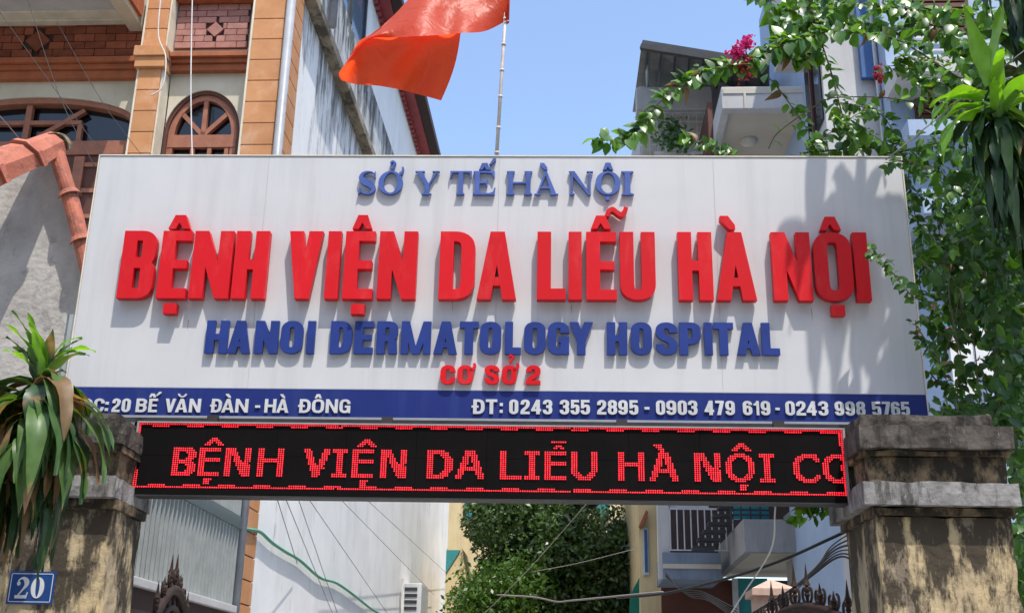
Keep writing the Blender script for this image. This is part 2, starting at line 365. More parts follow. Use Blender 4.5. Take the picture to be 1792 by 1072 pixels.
def hull(P_):
    c = sum(P_, Vector((0, 0))) / len(P_)
    pts = sorted(P_, key=lambda p: (p.x, p.y))
    def half(pp):
        h = []
        for p in pp:
            while len(h) > 1 and (h[-1] - h[-2]).cross(p - h[-2]) <= 0: h.pop()
            h.append(p)
        return h[:-1]
    return half(pts) + half(pts[::-1])
def stroke(path, sx, sy, closed=False, widths=None):
    n = len(path); L_ = []; R_ = []
    for i, p in enumerate(path):
        a = path[i - 1] if (i or closed) else p; b = path[(i + 1) % n] if (i < n - 1 or closed) else p
        d1 = (p - a); d2 = (b - p)
        if d1.length < 1e-9: d1 = d2
        if d2.length < 1e-9: d2 = d1
        d1 = d1.normalized(); d2 = d2.normalized(); d = (d1 + d2)
        d = d.normalized() if d.length > 1e-6 else d1
        nn = Vector((-d.y, d.x)); k = 1 / max(.5, nn.dot(Vector((-d1.y, d1.x))))
        if widths: o = nn * widths[i] / 2
        else: o = Vector((nn.x * sx, nn.y * sy)) / 2 * k
        L_.append(p + o); R_.append(p - o)
    out = []
    for i in range(n if closed else n - 1):
        j = (i + 1) % n
        out.append(hull([L_[i], R_[i], R_[j], L_[j]]))
    return out
def rect(x0, y0, x1, y1): return [Vector((x0, y0)), Vector((x1, y0)), Vector((x1, y1)), Vector((x0, y1))]
def V2(l): return [Vector(p) for p in l]
def rot180(pieces, W): return [[Vector((W - p.x, 1 - p.y)) for p in q] for q in pieces]
def sans(ch, W, s, t):
    """glyph in a box W wide and 1 high; s vertical stem, t horizontal bar"""
    xL, xR, T, B = s / 2, W - s / 2, 1 - t / 2, t / 2; r = min((W - s) * .5, .3)
    if ch == 'I': return [rect(0, 0, W, 1)]
    if ch == 'H': return [rect(0, 0, s, 1), rect(W - s, 0, W, 1), rect(s * .9, .5 - t * .5, W - s * .9, .5 + t * .5)]
    if ch == 'E': return [rect(0, 0, s, 1), rect(0, 0, W, t), rect(0, 1 - t, W, 1), rect(0, .5 - t * .42, W * .93, .5 + t * .42)]
    if ch == 'L': return [rect(0, 0, s, 1), rect(0, 0, W, t * 1.1)]
    if ch == 'T': return [rect(0, 1 - t * 1.05, W, 1), rect(W / 2 - s / 2, 0, W / 2 + s / 2, 1)]
    if ch == 'N': return [rect(0, 0, s, 1), rect(W - s, 0, W, 1), V2([(0, 1), (s, 1), (W, 0), (W - s, 0)])]
    if ch == 'M': k = s * .85; return [rect(0, 0, k, 1), rect(W - k, 0, W, 1), V2([(0, 1), (k * 1.1, 1), (W / 2 + k * .3, 0), (W / 2 - k * .5, 0)]), V2([(W, 1), (W - k * 1.1, 1), (W / 2 - k * .3, 0), (W / 2 + k * .5, 0)])]
    if ch == 'V': return [V2([(0, 1), (s * 1.02, 1), (W / 2 + s * .42, 0), (W / 2 - s * .5, 0)]), V2([(W, 1), (W - s * 1.02, 1), (W / 2 - s * .42, 0), (W / 2 + s * .5, 0)])]
    if ch == 'A': return [V2([(0, 0), (s * 1.0, 0), (W / 2 + s * .4, 1), (W / 2 - s * .52, 1)]), V2([(W, 0), (W - s * 1.0, 0), (W / 2 - s * .4, 1), (W / 2 + s * .52, 1)]), rect(W * .25, .2, W * .75, .2 + t * .85)]
    if ch == 'Y': return [rect(W / 2 - s / 2, 0, W / 2 + s / 2, .45), V2([(0, 1), (s * 1.05, 1), (W / 2 + s / 2, .4), (W / 2 - s / 2, .4)]), V2([(W, 1), (W - s * 1.05, 1), (W / 2 - s / 2, .4), (W / 2 + s / 2, .4)])]
    if ch in 'O0': return stroke(rpoly([(xL, B), (xR, B), (xR, T), (xL, T)], r, True), s, t, True)
    if ch == 'C': return stroke(rpoly([(xR, .64), (xR, T), (xL, T), (xL, B), (xR, B), (xR, .36)], r), s, t)
    if ch == 'G': return stroke(rpoly([(xR, .66), (xR, T), (xL, T), (xL, B), (xR, B), (xR, .42)], r), s, t) + [rect(W * .5, .54 - t * .9, W, .54), rect(W - s * .6, 0, W, .4)]
    if ch == 'U': return stroke(rpoly([(xL, 1), (xL, B), (xR, B), (xR, 1)], r), s, t)
    if ch in 'DĐ': 
        q = [rect(0, 0, s, 1)] + stroke(rpoly([(s * .5, T), (xR, T), (xR, B), (s * .5, B)], r * 1.25), s, t)
        if ch == 'Đ': q.append(rect(-s * .45, .5 - t * .4, W * .48, .5 + t * .4))
        return q
    if ch == 'B': return [rect(0, 0, s, 1)] + stroke(rpoly([(s * .5, T), (xR - .01, T), (xR - .01, .53), (s * .5, .53)], r * .8), s, t) + stroke(rpoly([(s * .5, .53 - t * .1), (xR, .53 - t * .1), (xR, B), (s * .5, B)], r * .8), s, t)
    if ch == 'P': return [rect(0, 0, s, 1)] + stroke(rpoly([(s * .5, T), (xR, T), (xR, .42), (s * .5, .42)], r * .9), s, t)
    if ch == 'R': return sans('P', W, s, t) [:1] + stroke(rpoly([(s * .5, T), (xR, T), (xR, .48), (s * .5, .48)], r * .85), s, t) + [V2([(W - s, 0), (W, 0), (W - s * .12, .42), (W - s * 1.15, .46)])]
    if ch == 'S': return stroke(rpoly([(xR, .68), (xR, T), (xL, T), (xL, .57), (xR, .43), (xR, B), (xL, B), (xL, .32)], r), s, t * 1.0)
    if ch == '2': return stroke(rpoly([(xL, .66), (xL, T), (xR, T), (xR, .55), (xL, .25), (xL, t * .6)], r), s, t) + [rect(0, 0, W, t)]
    if ch == '3': return stroke(rpoly([(xL, .70), (xL, T), (xR, T), (xR, .53), (W * .35, .53)], r * .9), s, t) + stroke(rpoly([(W * .35, .52), (xR, .52), (xR, B), (xL, B), (xL, .30)], r * .9), s, t)
    if ch == '5': return [rect(s * .1, 1 - t, W * .95, 1), rect(s * .1, .42, s * .95, 1)] + stroke(rpoly([(s * .5, .50), (W * .4, .60), (xR, .60), (xR, B), (xL, B), (xL, .28)], r * .9), s, t)
    if ch == '6': return stroke(rpoly([(xL, B), (xR, B), (xR, .58), (xL, .58)], r, True), s, t, True) + stroke(rpoly([(xR, .72), (xR, T), (xL, T), (xL, .3)], r), s, t)
    if ch == '9': return rot180(sans('6', W, s, t), W)
    if ch == '8': return stroke(rpoly([(xL, B), (xR, B), (xR, .53), (xL, .53)], r, True), s, t, True) + stroke(rpoly([(xL + .01, .53), (xR - .01, .53), (xR - .01, T), (xL + .01, T)], r * .9, True), s, t, True)
    if ch == '4': return [rect(W - s * 1.35, 0, W - s * .35, 1), rect(0, .2, W, .2 + t * .95), V2([(0, .3), (s * .9, .3), (W - s * .45, 1), (W - s * 1.35, 1)])]
    if ch == '7': return [rect(0, 1 - t, W, 1), V2([(W * .18, 0), (W * .18 + s * 1.05, 0), (W, 1 - t * .5), (W - s * 1.05, 1 - t * .5)])]
    if ch == '1': return [rect(W - s, 0, W, 1), V2([(0, .68), (W - s * .5, .68), (W - s * .5, .82), (W - s * .5, 1), (W - s * .9, 1), (W * .3, .84), (0, .80)])]
    if ch == '-': return [rect(0, .36, W, .36 + t)]
    if ch == ':': return [rect(0, .08, W, .08 + t * 1.2), rect(0, .55, W, .55 + t * 1.2)]
    raise ValueError(ch)
def serif(ch, W, s=.2, t=.07):
    def stem(x, s_=s, z0=0, z1=1, e=.07): return [rect(x, z0, x + s_, z1)] + [V2([(x - e, a), (x + s_ + e, a), (x + s_ + e, a + .045 * g), (x + s_, a + .09 * g), (x, a + .09 * g), (x - e, a + .045 * g)]) for a, g in ((z0, 1), (z1, -1))]
    e = .07
    if ch == 'I': return stem(.14, W - .28, e=.14)
    if ch == 'H': return stem(e) + stem(W - s - e) + [rect(s, .47, W - s, .47 + t)]
    if ch == 'T': return [rect(W / 2 - s / 2, 0, W / 2 + s / 2, 1), rect(0, 1 - t, W, 1), V2([(0, 1 - t * .5), (0, .70), (.03, .70), (.09, .9), (.2, 1 - t * .8), (.2, 1 - t * .5)]), V2([(W, 1 - t * .5), (W, .70), (W - .03, .70), (W - .09, .9), (W - .2, 1 - t * .8), (W - .2, 1 - t * .5)])] + stem(W / 2 - s / 2, s, 0, .5)[:2]
    if ch == 'E': return stem(e) + [rect(e, 1 - t, W - .04, 1), rect(e, 0, W - .02, t), rect(e, .48, W * .62, .48 + t), V2([(W - .04, 1), (W - .04, .72), (W - .08, .72), (W - .16, .9), (W - .3, 1 - t), (W - .3, 1)]), V2([(W, .30), (W - .04, 0), (W - .3, 0), (W - .26, t), (W - .1, .12), (W - .04, .30)]), rect(W * .62 - .03, .36, W * .62 + .02, .67)]
    if ch == 'A': return [V2([(W * .52, 1), (W * .42, 1), (W - s * 1.25 - .03, 0), (W - .07, 0), (W - .07, 0)][:4]), V2([(W * .46, 1), (W * .42, .92), (.09, .03), (.16, .03), (W * .5, .88)]), rect(W * .22, .27, W * .7, .27 + t), rect(0, 0, .27, .05), rect(W - s * 1.7, 0, W, .05)]
    if ch == 'N': return stem(.1, .075) + [rect(W - .175, 0, W - .1, 1), rect(W - .27, .955, W, 1), V2([(0, 1), (.24, 1), (W - .1, .0), (W - .22, .0)]), ]
    if ch == 'Y': return [rect(W / 2 - s / 2, 0, W / 2 + s / 2, .45), V2([(.06, .98), (.06 + s * 1.1, .98), (W / 2 + s / 2, .42), (W / 2 - s / 2, .40)]), V2([(W - .08, .98), (W - .16, .98), (W / 2 + s * .2, .42), (W / 2 + s / 2, .40)]), rect(0, .955, s + .2, 1), rect(W - .30, .955, W, 1), rect(W / 2 - s / 2 - .1, 0, W / 2 + s / 2 + .1, .05)]
    if ch in 'O0': 
        n = 28; s2 = s * 1.15
        out = [Vector((W / 2 + W / 2 * math.cos(a), .5 + .5 * math.sin(a))) for a in [2 * math.pi * i / n for i in range(n)]]
        inn = [Vector((W / 2 + (W / 2 - s2) * math.cos(a), .5 + (.5 - t) * math.sin(a))) for a in [2 * math.pi * i / n for i in range(n)]]
        return [[out[i], out[(i + 1) % n], inn[(i + 1) % n], inn[i]] for i in range(n)]
    if ch == 'S':
        c = smooth_path([Vector((x * W, y, 0)) for x, y in [(.90, .78), (.78, .93), (.5, .965), (.24, .9), (.13, .74), (.25, .6), (.5, .5), (.76, .38), (.87, .24), (.74, .09), (.47, .035), (.2, .1), (.08, .26)]], 4)
        c = [Vector((p.x, p.y)) for p in c]; n = len(c)
        w = [.03 + .22 * math.exp(-((i / (n - 1) - .5) / .22) ** 2) + .03 * math.sin(i / (n - 1) * math.pi) for i in range(n)]
        return stroke(c, 0, 0, widths=w) + [V2([(W * .93, 1), (W * .86, .9), (W * .88, .70), (W * .95, .70)]), V2([(W * .02, 0), (W * .06, .3), (W * .12, .3), (W * .14, .08)])]
    if ch == '2':
        c = smooth_path([Vector((x * W, y, 0)) for x, y in [(.12, .70), (.22, .88), (.48, .96), (.76, .84), (.78, .64), (.55, .4), (.22, .12)]], 4)
        c = [Vector((p.x, p.y)) for p in c]; n = len(c)
        w = [.06 + .2 * math.exp(-((i / (n - 1) - .55) / .2) ** 2) for i in range(n)]
        return stroke(c, 0, 0, widths=w) + [rect(.02, 0, W * .9, .15), V2([(W * .9, 0), (W, .3), (W * .94, .3), (W * .8, .1)]), [Vector((W * .2 + .1 * math.cos(a), .70 + .1 * math.sin(a))) for a in [math.pi * i / 5 for i in range(10)]]]
def accent(kind, n=6):
    """accents in a unit box"""
    if kind == '^': return [V2([(0, 0), (.32, 0), (.52, .55), (.66, 1), (.26, 1)]), V2([(1, 0), (.68, 0), (.42, .6), (.3, 1), (.74, 1)])]
    if kind == 'v': return stroke([Vector((.5 - .45 * math.cos(math.pi * i / 10), .95 - .75 * math.sin(math.pi * i / 10))) for i in range(11)], .22, .3)
    if kind == '`': return [V2([(0, 1), (.55, 1), (1, .3), (1, 0), (.62, 0), (.0, .72)])]
    if kind == '/': return [V2([(0, .0), (.3, 0), (1, .7), (1, 1), (.6, 1)])]
    if kind == '.': return [rect(0, 0, 1, 1)]
    if kind == '~': 
        c = smooth_path([(0.04, .1, 0), (.14, .55, 0), (.32, .75, 0), (.52, .5, 0), (.72, .28, 0), (.88, .5, 0), (.97, .95, 0)], 4)
        return stroke([Vector((p.x, p.y)) for p in c], .2, .42)
    if kind == '?': 
        c = smooth_path([(.25, .72, 0), (.5, .92, 0), (.85, .75, 0), (.62, .48, 0), (.45, .1, 0)], 4)
        return stroke([Vector((p.x, p.y)) for p in c], .26, .22)
    if kind == ')': 
        c = smooth_path([(.75, 1, 0), (.85, .6, 0), (.55, .2, 0), (0, 0, 0)], 4)
        return stroke([Vector((p.x, p.y)) for p in c], .5, .36)
    raise ValueError(kind)
def solid(pieces, to3, depth):
    """union the pieces in 2-D, map with to3(x,y,w) and extrude"""
    vs = []; fs = []
    for q in pieces:
        a = sum(q[i].x * q[(i + 1) % len(q)].y - q[(i + 1) % len(q)].x * q[i].y for i in range(len(q)))
        if abs(a) < 1e-7: continue
        q = q if a > 0 else q[::-1]
        fs.append(list(range(len(vs), len(vs) + len(q)))); vs += [Vector((p.x, p.y)) for p in q]
    V_, E_, F_, ov, oe, of = delaunay_2d_cdt(vs, [], fs, 0, 1e-5)
    keep = [f for f, o in zip(F_, of) if len(o)]
    used = sorted({i for f in keep for i in f}); ix = {k: i for i, k in enumerate(used)}; n = len(used)
    cnt = {}
    for f in keep:
        for i in range(len(f)):
            e = (f[i], f[(i + 1) % len(f)]); cnt[e] = 1
    mb = MB(); v3 = [to3(V_[k].x, V_[k].y, depth) for k in used] + [to3(V_[k].x, V_[k].y, 0) for k in used]
    faces = [tuple(ix[i] for i in f) for f in keep] + [tuple(ix[i] + n for i in f)[::-1] for f in keep]
    for (a, b) in cnt:
        if (b, a) not in cnt: faces.append((ix[b], ix[a], ix[a] + n, ix[b] + n))
    return mb.add(v3, faces)

# ================================================================ SETTING
g = MB(); g.quad(Vector((-300, -300, 0)), Vector((300, -300, 0)), Vector((300, 300, 0)), Vector((-300, 300, 0)))
tag(mk('ground', g, M['ground']), kind='structure')

# unseen row houses added behind the camera to cut sky light on the sign
for i, (x_, w_, h_, mt_) in enumerate(((-13, 6.4, 12.5, 'yellowwall'), (-6.5, 6.2, 14, 'concrete'), (-.2, 6.0, 11.5, 'cream'), (5.9, 7, 13.5, 'whitewall'), (13, 6, 12, 'ochre'))):
    st = thing('sky_blocker_house', ('yellow', 'tall grey', 'cream', 'off white', 'ochre')[i] + ' row house added across the street, out of view, to cut sky light', 'house', (x_ + w_ / 2, -10, 0), 'unseen row houses added to block sky light')
    mk('wall', MB().box(W0, x_, x_ + w_, -16, -8.5, 0, h_), M[mt_], st)
    mk('roof', MB().box(W0, x_ - .1, x_ + w_ + .1, -16.2, -8.1, h_ + .01, h_ + .3), M['concrete'], st)
    for fl in range(3):
        for c_ in range(3):
            w = mk('window', MB().box(W0, x_ + .7 + c_ * 1.9, x_ + 1.8 + c_ * 1.9, -8.499, -8.45, 1 + fl * 3.6, 2.9 + fl * 3.6), M['darkglass'], st)

# ================================================================ HOSPITAL SIGN
SF = Fr((0, 5.3, 0), R(-2.0))
zt = SF.front(896, 274.5)[1]; zb_ = SF.front(896, 733)[1]
xl = (SF.front(173, 274)[0] + SF.front(112, 715)[0]) / 2; xr = (SF.front(1578, 277)[0] + SF.front(1622, 725)[0]) / 2
zband = SF.front(896, 684)[1]
# the board leans a touch so its edges run as in the photograph
def sp(px, py, w=0): return SF.front(px, py, -w)
sign = thing('hospital_sign', 'long white hospital signboard with raised red and blue lettering above the gate', 'sign', SF.P(0, 0, zb_))
mk('board', MB().box(SF, xl, xr, .0, .10, zband, zt), M['signwhite'], sign, bevel=.004)
mk('rim', MB().box(SF, xl - .006, xl, -.004, .12, zb_, zt + .006).box(SF, xr, xr + .006, -.004, .12, zb_, zt + .006).box(SF, xl, xr, -.004, .12, zt + .001, zt + .007), M['signedge'], sign)
mk('blue_band', MB().box(SF, xl, xr, -.002, .10, zb_, zband - .001), M['blueband'], sign)
mk('bottom_lip', MB().box(SF, xl - .006, xr + .006, -.012, .09, zb_ - .012, zb_ - .001), M['pipe'], sign)
seam_m = mat('seam', (.47, .47, .48), rough=.6, bump=0)
for px_, w_ in ((455, .0007), (870, .0011), (1255, .0007)):
    x_ = sp(px_, 450)[0]; mk('panel_seam', MB().box(SF, x_ - w_, x_ + w_, -.0012, .0, zband, zt - .001), seam_m, sign)
for px_, py_, h_ in ((792, 528, .05), (860, 640, .06), (640, 560, .035), (1420, 540, .07), (1000, 535, .04), (330, 560, .05)):
    x_, z_ = sp(px_, py_); mk('rust_drip', MB().add([SF.P(x_ - .0022, -.0008, z_), SF.P(x_ + .0022, -.0008, z_), SF.P(x_ + .0004, -.0008, z_ - h_), SF.P(x_ - .0004, -.0008, z_ - h_)], [(0, 3, 2, 1)]), mat('rust drip', (.34, .29, .25), rough=.8, bump=0), sign)
fr_b = MB()
for z_ in (zb_ + .05, zband + .2, zt - .1): fr_b.box(SF, xl + .1, xr - .1, .121, .161, z_, z_ + .04)
for x_ in (xl + .3, -.7, .6, xr - .3): fr_b.box(SF, x_, x_ + .04, .162, .20, zb_ - .10, zt - .05)
mk('support_frame', fr_b, M['darksteel'], sign)

def letter(name, pieces, box, W, face_w, depth, mt, parent, fr=SF):
    """box = (x0,y0,x1,y1) as seen; the glyph's front face stands face_w proud of the board"""
    x0, y0, x1, y1 = box; xm, ym = (x0 + x1) / 2, (y0 + y1) / 2
    X0 = fr.front(x0, ym, -face_w)[0]; X1 = fr.front(x1, ym, -face_w)[0]
    Z0 = fr.front(xm, y1, -face_w)[1]; Z1 = fr.front(xm, y0, -face_w)[1]
    def to3(x, y, d): return fr.P(X0 + (X1 - X0) * x / W, -(face_w - depth) - d, Z0 + (Z1 - Z0) * y)
    return mk(name, solid(pieces, to3, depth), mt, parent)
def ytl(x, xa, ya, xb, yb): return ya + (yb - ya) * (x - xa) / (xb - xa)

def line(items, top, bot, hpx, smul, tmul, face, depth, mt, gl=sans, nm='letter', **kw):
    out = []
    for ch, x0, x1 in items:
        xm = (x0 + x1) / 2; y0 = ytl(xm, *top); y1 = ytl(xm, *bot)
        W = (x1 - x0) / (y1 - y0)
        if gl is sans: pc = sans(ch, W, min(smul, W * .49) if ch not in 'I:-' else W, tmul)
        else: pc = gl(ch, W, **kw)
        out.append(letter(nm, pc, (x0, y0, x1, y1), W, face, depth, mt, sign))
    return out
# --- big red line
RED = [('B', 211, 270.5), ('E', 279, 330), ('N', 335.5, 404.5), ('H', 409, 467.5), ('V', 502.5, 561.5), ('I', 571, 594), ('E', 602, 654), ('N', 662, 729), ('D', 769, 831),
       ('A', 835.5, 904), ('L', 940, 990), ('I', 995, 1018), ('E', 1026, 1079), ('U', 1085, 1147), ('H', 1187, 1247), ('A', 1253, 1322), ('N', 1352, 1420), ('O', 1425.5, 1492), ('I', 1496, 1521)]
rl = line(RED, (211, 403.5, 1520, 406.5), (211, 521, 1520, 525.5), 118, .205, .145, .052, .042, M['red'])
for i, k, b in ((1, '^', (296, 376, 334, 400)), (1, '.', (285.5, 530, 308, 548)), (6, '^', (617.5, 376, 652, 400)), (6, '.', (614, 531, 637.5, 549)),
                (12, '^', (1034, 377, 1069, 400)), (12, '~', (1060, 361, 1097, 380)), (15, '`', (1260, 377.5, 1286, 401)), (17, '^', (1434.5, 379, 1471, 402)), (17, '.', (1456, 533, 1479, 551))):
    letter('accent', accent(k), b, 1, .052, .042, M['red'], rl[i])
# --- HANOI DERMATOLOGY HOSPITAL
BL = [('H', 360, 399), ('A', 399.5, 439.5), ('N', 446, 487), ('O', 491, 530), ('I', 537, 551), ('D', 578, 615.5), ('E', 620, 653), ('R', 659, 696), ('M', 702, 754), ('A', 759, 800.5),
      ('T', 804, 837), ('O', 839.5, 877), ('L', 883.5, 912), ('O', 917, 955), ('G', 958.5, 996), ('Y', 996.5, 1038), ('H', 1062, 1098), ('O', 1104, 1141), ('S', 1147.5, 1186), ('P', 1189, 1227),
      ('I', 1232.5, 1247), ('T', 1249, 1284), ('A', 1289, 1330), ('L', 1333, 1364)]
line(BL, (360, 560.5, 1364, 564.5), (360, 617.5, 1364, 621), 57, .265, .19, .024, .018, M['blue'])
# --- CO SO 2
cs = line([('C', 770.5, 797), ('O', 800, 828), ('S', 847.5, 874), ('O', 878, 904), ('2', 920, 946)], (770, 638.5, 946, 639), (770, 671.5, 946, 672), 33, .29, .2, .024, .018, M['red'])
letter('horn', accent(')'), (822, 635, 832, 648), 1, .024, .018, M['red'], cs[1]); letter('horn', accent(')'), (898, 635, 908, 648), 1, .024, .018, M['red'], cs[3])
letter('accent', accent('?'), (887, 620, 900, 636), 1, .024, .018, M['red'], cs[3])
# --- SO Y TE HA NOI
sf = line([('S', 627, 658), ('O', 662, 705), ('Y', 726, 768.5), ('T', 787.5, 825), ('E', 828, 867), ('H', 886.5, 931.5), ('A', 935, 977), ('N', 995.5, 1038), ('O', 1042, 1086), ('I', 1087.5, 1109)],
          (627, 299, 1109, 299.5), (627, 340, 1109, 341), 41, 0, 0, .021, .018, M['serifblue'], gl=serif)
for i, k, b in ((1, '?', (680, 281, 693, 297)), (1, ')', (699, 292, 706, 304)), (4, '^', (838.5, 285, 858, 297)), (4, '/', (856, 277, 868, 288)), (6, '`', (945, 285, 958, 297)), (8, '^', (1055, 284.5, 1073, 297)), (8, '.', (1060, 343, 1067, 350))):
    letter('accent', accent(k), b, 1, .021, .018, M['serifblue'], sf[i])
# --- blue band text
AD = [('Đ', 142, 161), ('C', 164, 182), (':', 184, 189.5), ('2', 196, 210), ('0', 213, 228), ('B', 238, 256.5), ('E', 260, 275), ('V', 289, 307), ('A', 307, 328), ('N', 331, 351), ('Đ', 370, 388), ('A', 388, 409.5), ('N', 412, 434),
      ('-', 446.5, 455), ('H', 463, 483), ('A', 484, 505), ('Đ', 524, 543.5), ('O', 546, 567), ('N', 570, 591), ('G', 594, 613)]
al = line(AD, (142, 696.5, 613, 698), (142, 720, 613, 722), 24, .23, .17, .010, .007, M['whitel'])
for i, k, b in ((6, '^', (261, 688, 273, 694.5)), (6, '/', (273, 685, 282, 692)), (8, 'v', (312, 688, 326, 695)), (11, '`', (395, 688.5, 404, 695.5)), (15, '`', (490.5, 689, 499, 696)), (17, '^', (551, 689, 563, 696))):
    letter('accent', accent(k), b, 1, .010, .007, M['whitel'], al[i])
TEL = [('Đ', 828, 848), ('T', 850, 870), (':', 874.5, 880), ('0', 891, 907), ('2', 911, 927), ('4', 929.5, 947), ('3', 950, 966.5), ('3', 979.5, 996), ('5', 998.5, 1014), ('5', 1016, 1032.5), ('2', 1045, 1061), ('8', 1063.5, 1080),
       ('9', 1082, 1098.5), ('5', 1101, 1117), ('-', 1128, 1136.5), ('0', 1148, 1164), ('9', 1166, 1183.5), ('0', 1186, 1202), ('3', 1204, 1220.5), ('4', 1233, 1249.5), ('7', 1252, 1267), ('9', 1269.5, 1286), ('6', 1300, 1316.5),
       ('1', 1319, 1328.5), ('9', 1331.5, 1348), ('-', 1357, 1364.5), ('0', 1374.5, 1391), ('2', 1393.5, 1410), ('4', 1411.5, 1429), ('3', 1432, 1449.5), ('9', 1461, 1477), ('9', 1479.5, 1496), ('8', 1498.5, 1514.5), ('5', 1526, 1542),
       ('7', 1544, 1558.5), ('6', 1559.5, 1575), ('5', 1577, 1592)]
line(TEL, (828, 698, 1592, 702.5), (828, 723.5, 1592, 727), 25, .25, .17, .010, .007, M['whitel'], nm='character')

# ================================================================ LED DISPLAY
LY = -.11   # its face stands in front of the board
tlx, tlz = SF.front(246.5, 741, LY); brx, brz = SF.front(1480, 861.5, LY); trx, _ = SF.front(1471, 743, LY); blx, _ = SF.front(232, 855, LY)
x0d = (tlx + blx) / 2; x1d = (trx + brx) / 2; z1d = tlz; z0d = SF.front(896, 858.5, LY)[1]
NC, NR = 320, 32
pu = (x1d - x0d) / (NC - 1); pv = (z1d - z0d) / (NR - 1)
led = thing('led_display', 'black LED ticker panel with glowing red letters hanging under the white signboard', 'LED display', SF.P(0, LY, z0d - .04))
mod = None
for i in range(10):
    for j in range(2):
        xa = x0d - pu / 2 + i * 32 * pu + .0006; za = z0d - pv / 2 + j * 16 * pv + .0006
        mk('module', MB().box(SF, xa, xa + 32 * pu - .0012, LY + .004, LY + .03, za, za + 16 * pv - .0012), M['black'], led)
zf0, zf1 = z0d - .036, z1d + .008; xf0, xf1 = x0d - .010, x1d + .012
mk('housing', MB().box(SF, xf0, xf1, LY + .031, LY + .075, zf0, zf1).box(SF, xf0, xf1, LY - .002, LY + .03, zf0, z0d - pv * .8), M['black'], led, bevel=.002)
mk('frame', MB().box(SF, xf0 - .005, x0d - pu * .55, LY - .006, LY + .03, zf0, zf1).box(SF, x1d + pu * .55, xf1 + .005, LY - .006, LY + .03, zf0, zf1).box(SF, xf0 - .005, xf1 + .005, LY - .006, LY + .03, zf1 - .003, zf1 + .004), M['alu'], led)
mk('bottom_rail', MB().box(SF, xf0 - .006, xf1 + .006, LY - .008, LY + .08, zf0 - .007, zf0 - .001), M['darksteel'], led)
hang = MB()
for x_ in (x0d + .3, -.6, .5, x1d - .3): hang.box(SF, x_, x_ + .05, LY + .03, LY + .06, zf1 + .005, zb_ - .013)
hang.box(SF, xf0, xf1, LY + .09, LY + .12, zf1 + .005, zb_ - .014)
mk('hanger', hang, M['darksteel'], led)
def blk(s_): return [r_ for r_ in s_.split('/')]
LF = {
 'B': blk('#########./##########./###...#####/###....####/###....####/###...####./#########../##########./###...#####/###....####/###....####/###...#####/##########./#########..'),
 'E': blk('##########/##########/###......./###......./###......./##########/##########/###......./###......./###......./###......./###......./##########/##########'),
 'N': blk('#####....###/#####....###/######...###/######...###/###.###..###/###.###..###/###.####.###/###..######./###..#######/###...######/###...######/###....#####/###....#####/###.....####'),
 'H': blk('###......###/###......###/###......###/###......###/###......###/############/############/###......###/###......###/###......###/###......###/###......###/###......###/###......###'),
 'V': blk('###......###/####.....###/.###....####/.###....###./.####...###./..###..####./..###..###../..####.###../...######.../...#######../...#####..../....####..../....####..../....###.....'),
 'I': blk('#######/#######/..###../..###../..###../..###../..###../..###../..###../..###../..###../..###../#######/#######'),
 'D': blk('########..../##########../###...####../###....####./###.....####/###.....####/###.....####/###.....####/###.....####/###.....####/###....####./###...####../##########../########....'),
 'A': blk('....#####..../....#####..../....######.../...###.###.../...###.###.../...###.####../..####..###../..###...###../..##########./.###########./.###.....###./.###.....####/###.......###/###.......###'),
 'L': blk('###......./###......./###......./###......./###......./###......./###......./###......./###......./###......./###......./###......./##########/##########'),
 'U': blk('###......###/###......###/###......###/###......###/###......###/###......###/###......###/###......###/###......###/###......###/####....###./.####..####./..########../...######...'),
 'O': blk('....#####..../..#########../.####...####./.###.....###./###.......###/###.......###/###.......###/###.......###/###.......###/###.......###/.###.....###./.####...####./..#########../....#####....'),
 'C': blk('....#######./..#########./.####....###/.###......##/###........./###........./###........./###........./###........./###........./.###......##/.####....###/..#########./....######..'),
}
LF['^'] = blk('...###.../..#####../.###.###./###...###'); LF['.'] = blk('####/###./###.'); LF['`'] = blk('####./.###./..###/...##'); LF['~'] = blk('.#######./........./...###.../..##.##..')
lit = set()
def putb(bm_, c0, r0):
    for j, row in enumerate(bm_):
        for i, c in enumerate(row):
            if c == '#' and 0 <= c0 + i < NC - 1 and 0 <= r0 + j < NR: lit.add((c0 + i, r0 + j))
def colat(px): return round((SF.front(px, 812, LY)[0] - x0d) / pu)
for ch, px_ in (('B', 300.5), ('E', 350), ('N', 395.5), ('H', 453), ('V', 531), ('I', 583.5), ('E', 618.5), ('N', 665.5), ('D', 747), ('A', 798), ('L', 876), ('I', 919.5), ('E', 955), ('U', 1002), ('H', 1081.5), ('A', 1138), ('N', 1214.5),
                ('O', 1272.5), ('I', 1331), ('C', 1390), ('O', 1439.5)):
    putb(LF[ch], colat(px_), 12)
for ch, px_, r_ in (('^', 356.5, 7), ('.', 361, 27), ('^', 624, 7), ('.', 631, 27), ('~', 964, 7), ('`', 1147, 8), ('^', 1284, 7), ('.', 1294, 27)): putb(LF[ch], colat(px_), r_)
for c_ in range(NC):
    if c_ not in (92, 198): lit.add((c_, 0)); lit.add((c_, NR - 1))
    if (c_ + 10) % 16 < 8: lit.add((c_, 1))
    if (c_ + 9) % 16 < 8: lit.add((c_, NR - 2))
for r_ in range(NR):
    lit.add((0, r_)); lit.add((NC - 1, r_))
    if r_ % 16 in range(7, 15): lit.add((1, r_))
    if r_ < 8 or 17 <= r_ < 20: lit.add((NC - 2, r_))
lm, um = MB(), MB()
